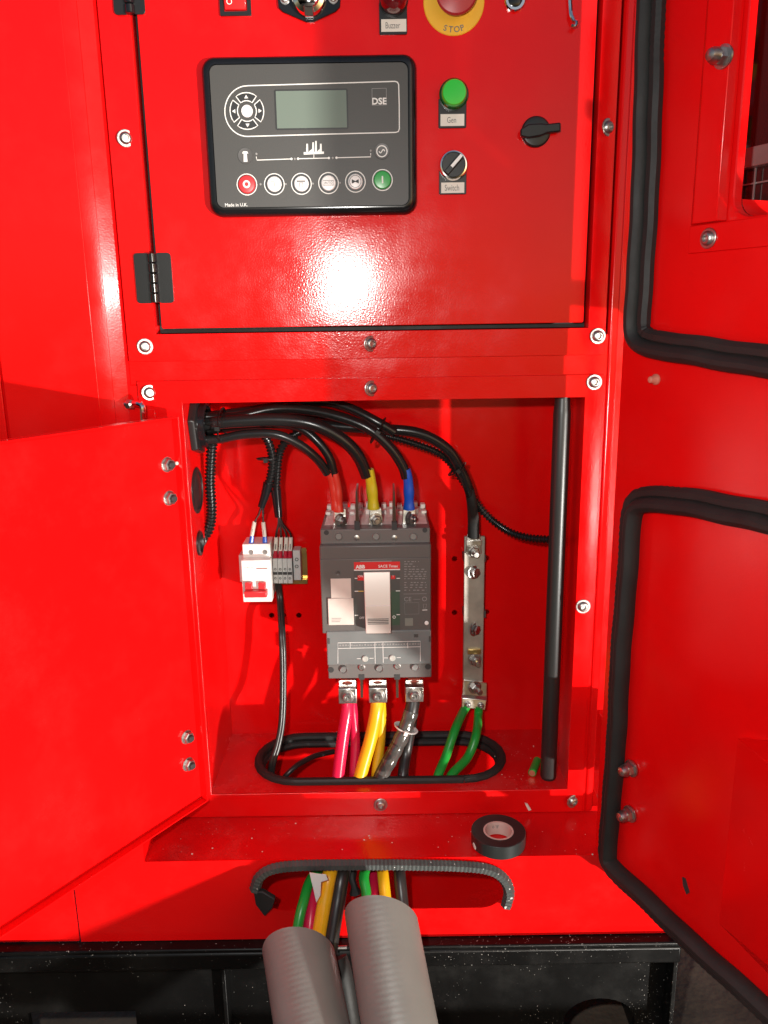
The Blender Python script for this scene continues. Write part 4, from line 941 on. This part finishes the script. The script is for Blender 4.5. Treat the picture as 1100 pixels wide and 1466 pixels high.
for i, (xa_, lab) in enumerate(((394.5, 'first red ferruled wire next to white breaker in terminal block'), (401.5, 'second red ferruled wire from white breaker in terminal block'), (409, 'third red ferruled wire from white breaker in terminal block'), (415.5, 'red ferruled wire farthest from white breaker in terminal block'))):
    wire([(399 + i * .5, 738, .083), (399 + i * 2.2, 750, .105), (xa_ + 1, 766, ytm - .001), (xa_ + .4, 788, ytm)], [(xa_ + 1, 769, ytm), (xa_ + .3, 789, ytm)], [(xa_ + .3, 788, ytm), (xa_ - .2, 801, ytm)], FRED, lab)
# wires down from the terminals
t = thing('control_cable', 'twin thin black cable hanging from terminals down into floor hole', 'cable', P(386, 1098, .05))
zz = PZ(384, 1100, Z_FL)
for d_ in (-1.6, 1.8):
    pt = [P(398 + d_, 834, YD - .01), P(401 + d_, 860, YD - .012), P(404 + d_, 910, .105), P(405.5 + d_, 970, .095), P(404 + d_, 1030, .085), P(398 + d_, 1066, .075), zz + V((.006 + d_ * .0012, 0, .004)), zz + V((0, 0, -.05))]
    part('core', MB().tube(pt, .0036, n=10), CBLK, t, sharp=80)
t = thing('thin_cable', 'short thin black cable lying inside the oval floor hole', 'cable', PZ(430, 1100, Z_FL))
part('sheath', MB().tube([PZ(478, 1076, Z_FL - .01), PZ(450, 1083, Z_FL - .006), PZ(424, 1097, Z_FL - .004), PZ(405, 1116, Z_FL - .02), PZ(396, 1128, Z_FL - .05)], .0042, n=10), CBLK, t, sharp=80)
# cable ties
G4 = 'black cable ties'
def tie(c, d, rx, ry, lab, m=BLK, w=.0022, g=G4, cat='cable tie', buckle=True):
    d = V(d).normalized(); up = V((0, -1, 0)); up = (up - d * up.dot(d)).normalized(); sd_ = d.cross(up)
    pts = [c + up * (ry * math.cos(2 * math.pi * i / 24)) + sd_ * (rx * math.sin(2 * math.pi * i / 24)) for i in range(25)]
    t = thing('cable_tie', lab, cat, c, g)
    part('band', MB().tube(pts, w * .6, n=6, smooth=False, cap=False, ell=(.6, 1.6)), m, t)
    if buckle:
        q = c + up * (ry + .001); part('buckle', MB().hull([q + d * a_ * .0035 + sd_ * b_ * .003 for a_, b_ in ((1, 1), (1, -1), (-1, -1), (-1, 1))], [q + up * .004 + d * a_ * .003 + sd_ * b_ * .0026 for a_, b_ in ((1, 1), (1, -1), (-1, -1), (-1, 1))]), m, t)
tie(P(318, 609, .064), V((1, 0, -.05)), .0225, .030, 'black cable tie round the thick bundle beside the gland')
tie(P(541, 616, .076), V((.8, 0, -.5)), .019, .020, 'black cable tie where cables cross above the blue sleeve')
tie(P(382, 657, .074), V((0, 0, 1)), .0125, .0085, 'black cable tie round the two conduits above miniature breaker')
tie(P(655, 672, .098), V((.5, 0, -.7)), .014, .012, 'black cable tie on the long cable left of black pole')

# ------------------------------------------------------------------ black pole and green stub
YP = .030
pz = thing('black_pole', 'upright glossy black pole along right wall of open compartment', 'pole', V((P(794, 1118, YP).x, YP, Z_FL)))
xp = P(800, 800, YP).x - .002; rp = 12.0 * MPP(P(797, 800, YP))
xp = P(797, 800, YP).x
part('tube', MB().lathe(V((xp, YP, Z_FL + .001)), UZ, [(rp * .9, 0), (rp, .003), (rp, wz1 - Z_FL - .03), (rp * .96, wz1 - Z_FL - .026), (rp * .8, wz1 - Z_FL - .003)], 28), mat('pole_black', (.020, .021, .020), .36, bump=.03, bscale=60), pz)
st_ = thing('cut_wire', 'cut green wire end with bare copper lying by foot of black pole', 'wire', PZ(764, 1112, Z_FL))
a = PZ(762, 1112, Z_FL) + V((0, 0, .006)); b = a + V((.014, .034, 0))
part('insulation', MB().tube([a, b], .0058, n=14), CGRN, st_, sharp=80)
part('copper', MB().lathe(a + (a - b).normalized() * .0003, (a - b).normalized(), [(.0048, 0), (.0044, .001)], 12), COPP, st_)

# ------------------------------------------------------------------ power cables below the breaker
YL = .055
def low(name, pts, wpx, m, lab, grp, slot_pts=(), cat='cable'):
    top = [P(x, y, d) for x, y, d in pts[:-1]]
    e = pts[-1]; fl_p = PZ(e[0], e[1], Z_FL)
    w = top + [fl_p, fl_p + V((0, -.004, -.03))]
    mid = []
    if slot_pts:
        s0_ = P(slot_pts[0][0], slot_pts[0][1], slot_pts[0][2])
        mid = [V((fl_p.x * .7 + s0_.x * .3, fl_p.y + .004, Z_SH - .02)), V((fl_p.x * .3 + s0_.x * .7, fl_p.y * .6 + s0_.y * .4, s0_.z * .45 + (Z_SH - .025) * .55 - .004))] + [P(*q) for q in slot_pts]
    else: mid = [fl_p + V((0, .005, -.10))]
    r = wpx / 2 * MPP(w[1])
    t = thing(name, lab, cat, w[0], grp); part('sheath', MB().tube(w + mid, r, n=16, step=.005), m, t, sharp=80); return t
ys = Y_SK
GR, GY, GB, GG = 'red cables under the breaker', 'yellow cables under the breaker', 'black cables under the breaker', 'green cables under the busbar'
low('power_cable', [(498.5, 1002, YL + .003), (497, 1020, YL - .004), (491, 1058, YL - .012), (484, 1117)], 18, CRED, 'thicker front red cable under the left breaker lug', GR, [(449, 1285, ys + .006), (443, 1340, ys - .03), (444, 1380, ys - .06)])
low('power_cable', [(504, 1004, YL + .008), (506, 1024, YL + .008), (509, 1062, YL + .004), (507, 1112)], 14, CRED, 'thinner rear red cable under the left breaker lug', GR, [(534, 1255, ys + .03), (535, 1290, ys - .01), (540, 1330, ys - .04)])
low('power_cable', [(541, 1000, YL + .003), (539, 1020, YL - .004), (531, 1058, YL - .010), (515, 1117)], 19, CYEL, 'front yellow cable leaning left under middle breaker lug', GY, [(474, 1245, ys + .012), (466, 1285, ys - .01), (456, 1345, ys - .035), (452, 1385, ys - .055)])
low('power_cable', [(545, 1004, YL + .008), (546, 1028, YL + .008), (544, 1066, YL + .004), (539, 1110)], 15, CYEL, 'rear yellow cable hanging straight under middle breaker lug', GY, [(548, 1245, ys + .022), (552, 1285, ys - .008), (556, 1330, ys - .035)])
tb_ = low('power_cable', [(592, 1002, YL + .003), (588, 1022, YL - .004), (574, 1058, YL - .012), (543, 1117)], 20, CBLK, 'front black cable leaning left under right breaker lug', GB, [(492, 1245, ys + .018), (484, 1289, ys - .008), (474, 1350, ys - .035), (472, 1390, ys - .055)])
low('power_cable', [(592, 1010, YL + .010), (588, 1042, YL + .008), (582, 1076, YL + .004), (577, 1114)], 16, CBLK, 'rear black cable hanging straight under right breaker lug', GB, [(572, 1245, ys + .022), (576, 1290, ys - .008), (580, 1335, ys - .035)])
low('power_cable', [(669, 1010, YE - .008), (664, 1018, YE - .012), (652, 1044, .085), (639, 1082, .06), (626, 1116)], 12.5, CGRN, 'left green cable under the busbar bracket', GG, [(452, 1250, ys + .03), (434, 1294, ys - .012), (425, 1338, ys - .035), (422, 1380, ys - .055)])
low('power_cable', [(686, 1010, YE - .008), (685, 1024, YE - .010), (682, 1052, .09), (670, 1084, .07), (645, 1113)], 12.5, CGRN, 'right green cable curving under the busbar bracket', GG, [(524, 1245, ys + .022), (525, 1282, ys - .006), (528, 1330, ys - .035)])
wr = [P(587, 1026, YL - .004), P(580, 1044, YL - .009), P(570, 1064, YL - .012), P(556, 1090, YL - .014)]
wr = spline([P(592, 1002, YL + .003), P(588, 1022, YL - .004), P(574, 1058, YL - .012), PZ(543, 1117, Z_FL)], .004); wr = wr[4:-3]
rw = 10 * MPP(wr[0]); part('plastic_wrap', MB().tube(wr, lambda s_, T: rw * (1.05 + .05 * math.sin(s_ * 330) + .03 * math.sin(s_ * 790)), n=18, smooth=False), mat('grey_film_wrap', (.07, .066, .06), .16, spec=.7, bump=.5, bscale=70, var=.5, vscale=30, bdist=.004), tb_, sharp=80)
d_ = P(566, 1075, YL - .01) - P(588, 1022, YL - .004)
tie(P(581, 1043, YL - .006), V((-.35, 0, -1)), .0155, .012, 'white cable tie round the two black cables under the breaker', WHT, .0034, None)
# strip of copper at third lug and a torn film on the yellow cable
film = thing('torn_plastic_film', 'torn scrap of clear film on yellow cable in the slot', 'plastic scrap', P(452, 1300, ys - .03))
mb = MB(); fp = [(443, 1249), (455, 1251), (467, 1252), (470, 1260), (460, 1263), (459, 1282), (453, 1293), (449, 1275), (446, 1262)]
mb.hull([P(x, y, ys - .022 - (i % 3) * .003) for i, (x, y) in enumerate(fp)], [P(x, y, ys - .019) for x, y in fp]); part('film', mb, CLR, film, .0006)
lump = thing('taped_cable_end', 'black taped cable end hanging behind the slot trim', 'cable end', P(506, 1275, ys + .01))
part('tape', MB().tube([P(505, 1240, ys + .035), P(504, 1258, ys + .02), P(507, 1268, ys + .014), P(509, 1279, ys + .012)], lambda s, T: .0058 + .0025 * math.sin(s * 200) * (s / T), n=10, step=.003), RUB, lump)

# ------------------------------------------------------------------ grey conduit pipes
def pipe(top, bot, wpx, lab, hl, hr):
    a, b = P(*top), P(*bot); ax = (a - b).normalized(); r = wpx / 2 * MPP(a)
    b = a - ax * ((a.z - Z_GND - .004) / ax.z)
    u = (UX - ax * ax.x).normalized(); v = ax.cross(u)                    # v points into the machine
    n = 40; ln_ = (a - b).length; m = int(ln_ / .0016); vs = []; fs = []
    t = thing('grey_pipe', lab, 'pipe', b, 'grey plastic pipes')
    mb = MB()
    def rim(an): return hl * (-math.cos(an)) + .004 - .016 * math.sin(an)
    for w_, rr in ((0, r), (1, r - .0028)):
        for j in range(m + 1):
            for i in range(n):
                an = 2 * math.pi * i / n
                h = -ln_ + (ln_ + rim(an)) * j / m
                q = rr + (.00009 * math.sin(2 * math.pi * (h / .0062 + i / n)) if w_ == 0 else 0)
                vs.append(a + ax * h + (u * math.cos(an) + v * math.sin(an)) * q)
    M = (m + 1) * n
    for w_ in (0, 1):
        for j in range(m):
            for i in range(n):
                k = (i + 1) % n; f = (w_ * M + j * n + i, w_ * M + j * n + k, w_ * M + (j + 1) * n + k, w_ * M + (j + 1) * n + i); fs.append(f)
    for i in range(n):
        k = (i + 1) % n; fs.append((m * n + i, m * n + k, M + m * n + k, M + m * n + i))
    mb.add(vs, fs); part('tube', mb, PIPE, t, sharp=60)
pipe((429, 1370, ys - .078), (449, 1480, ys - .15), 101, 'left grey plastic pipe with green, yellow and black cables entering', .0105, 0)
pipe((547, 1320, ys - .087), (572, 1466, ys - .17), 102, 'right grey plastic pipe standing taller in front of slot', .0115, 0)
# dark rubber conduit tucked behind the left pipe
dk = thing('dark_conduit', 'dark conduit edge between the two grey pipes', 'conduit', P(500, 1466, ys - .06))
part('tube', MB().tube([P(484, 1372, ys - .055), P(492, 1400, ys - .065), P(502, 1466, ys - .08), P(510, 1540, ys - .1)], .012, n=16), RUB, dk, sharp=80)
th = thing('threaded_stud', 'small bright threaded stud on base between pipes', 'stud', P(488, 1357, Y_B - .01))
part('stud', MB().tube([P(482, 1357, Y_B - .012), P(497, 1356.5, Y_B - .012)], lambda s, T: .0022 + (.0003 if (s % .0016) < .0008 else 0), n=10, step=.0004), ZINC, th)

# ------------------------------------------------------------------ tape roll on the shelf
tc_ = PZ(713.5, 1207, Z_SH); ro_ = 38.5 * MPP(tc_)
tr = thing('tape_roll', 'roll of black electrical tape lying on the red shelf', 'tape roll', tc_)
c_ = V((tc_.x, tc_.y, Z_SH + .0008)); h_ = .0185; ri = ro_ * .56
part('winding', MB().lathe(c_, UZ, [(ri, 0), (ro_ - .0006, 0), (ro_, .0006), (ro_, h_ - .0006), (ro_ - .0006, h_), (ri, h_ - .0004)], 56, close=True), TAPE, tr)
k = part('core', MB().lathe(c_, UZ, [(ri - .0026, .0002), (ri - .0001, .0002), (ri - .0001, h_ - .0002), (ri - .0026, h_ - .0002)], 48, close=True), CORE, tr)
text('H·T', V((tc_.x - .003, tc_.y + ri - .0036, Z_SH + .0125)), .0042, k, INK, width=.012)
for dx, s_ in ((-.96, .003),): part('torn_label', MB().lathe(c_ + V((ro_ * -.93, ro_ * -.38, .005)), V((-.93, -.38, 0)), [(.0028, -.001), (.0022, .0006)], 9, sx=1.9), PAP, tr)
# dust crumbs on shelf and lip
cr = MB(); rnd = random.Random(11)
for _ in range(20):
    x = rnd.uniform(250, 850); y = rnd.uniform(1176, 1224); q = PZ(x, y, Z_SH); s_ = rnd.uniform(.0004, .0012)
    cr.lathe(q + V((0, 0, .0001)), UZ, [(s_, 0), (s_ * 1.2, s_ * .5), (s_ * .4, s_ * .9)], 5)
for _ in range(18):
    x = rnd.uniform(700, 800); y = rnd.uniform(1062, 1126); q = PZ(x, y, Z_FL); s_ = rnd.uniform(.0003, .0008)
    cr.lathe(q + V((0, 0, .0001)), UZ, [(s_, 0), (s_ * 1.2, s_ * .5), (s_ * .4, s_ * .9)], 5)
solo('debris_crumbs', cr, PAP, 'pale crumbs and filings scattered over shelf and compartment floor', 'debris', kind='stuff')
wl = PZ(757, 1160, Z_SH)
solo('paint_chip', MB().prism([P(752, 1151, -.004), P(756, 1152, -.004), P(761, 1160, -.004), P(757, 1161, -.004)], (0, .003, 0)), PAP, 'small pale chip standing against the lip right of tape roll', 'chip')
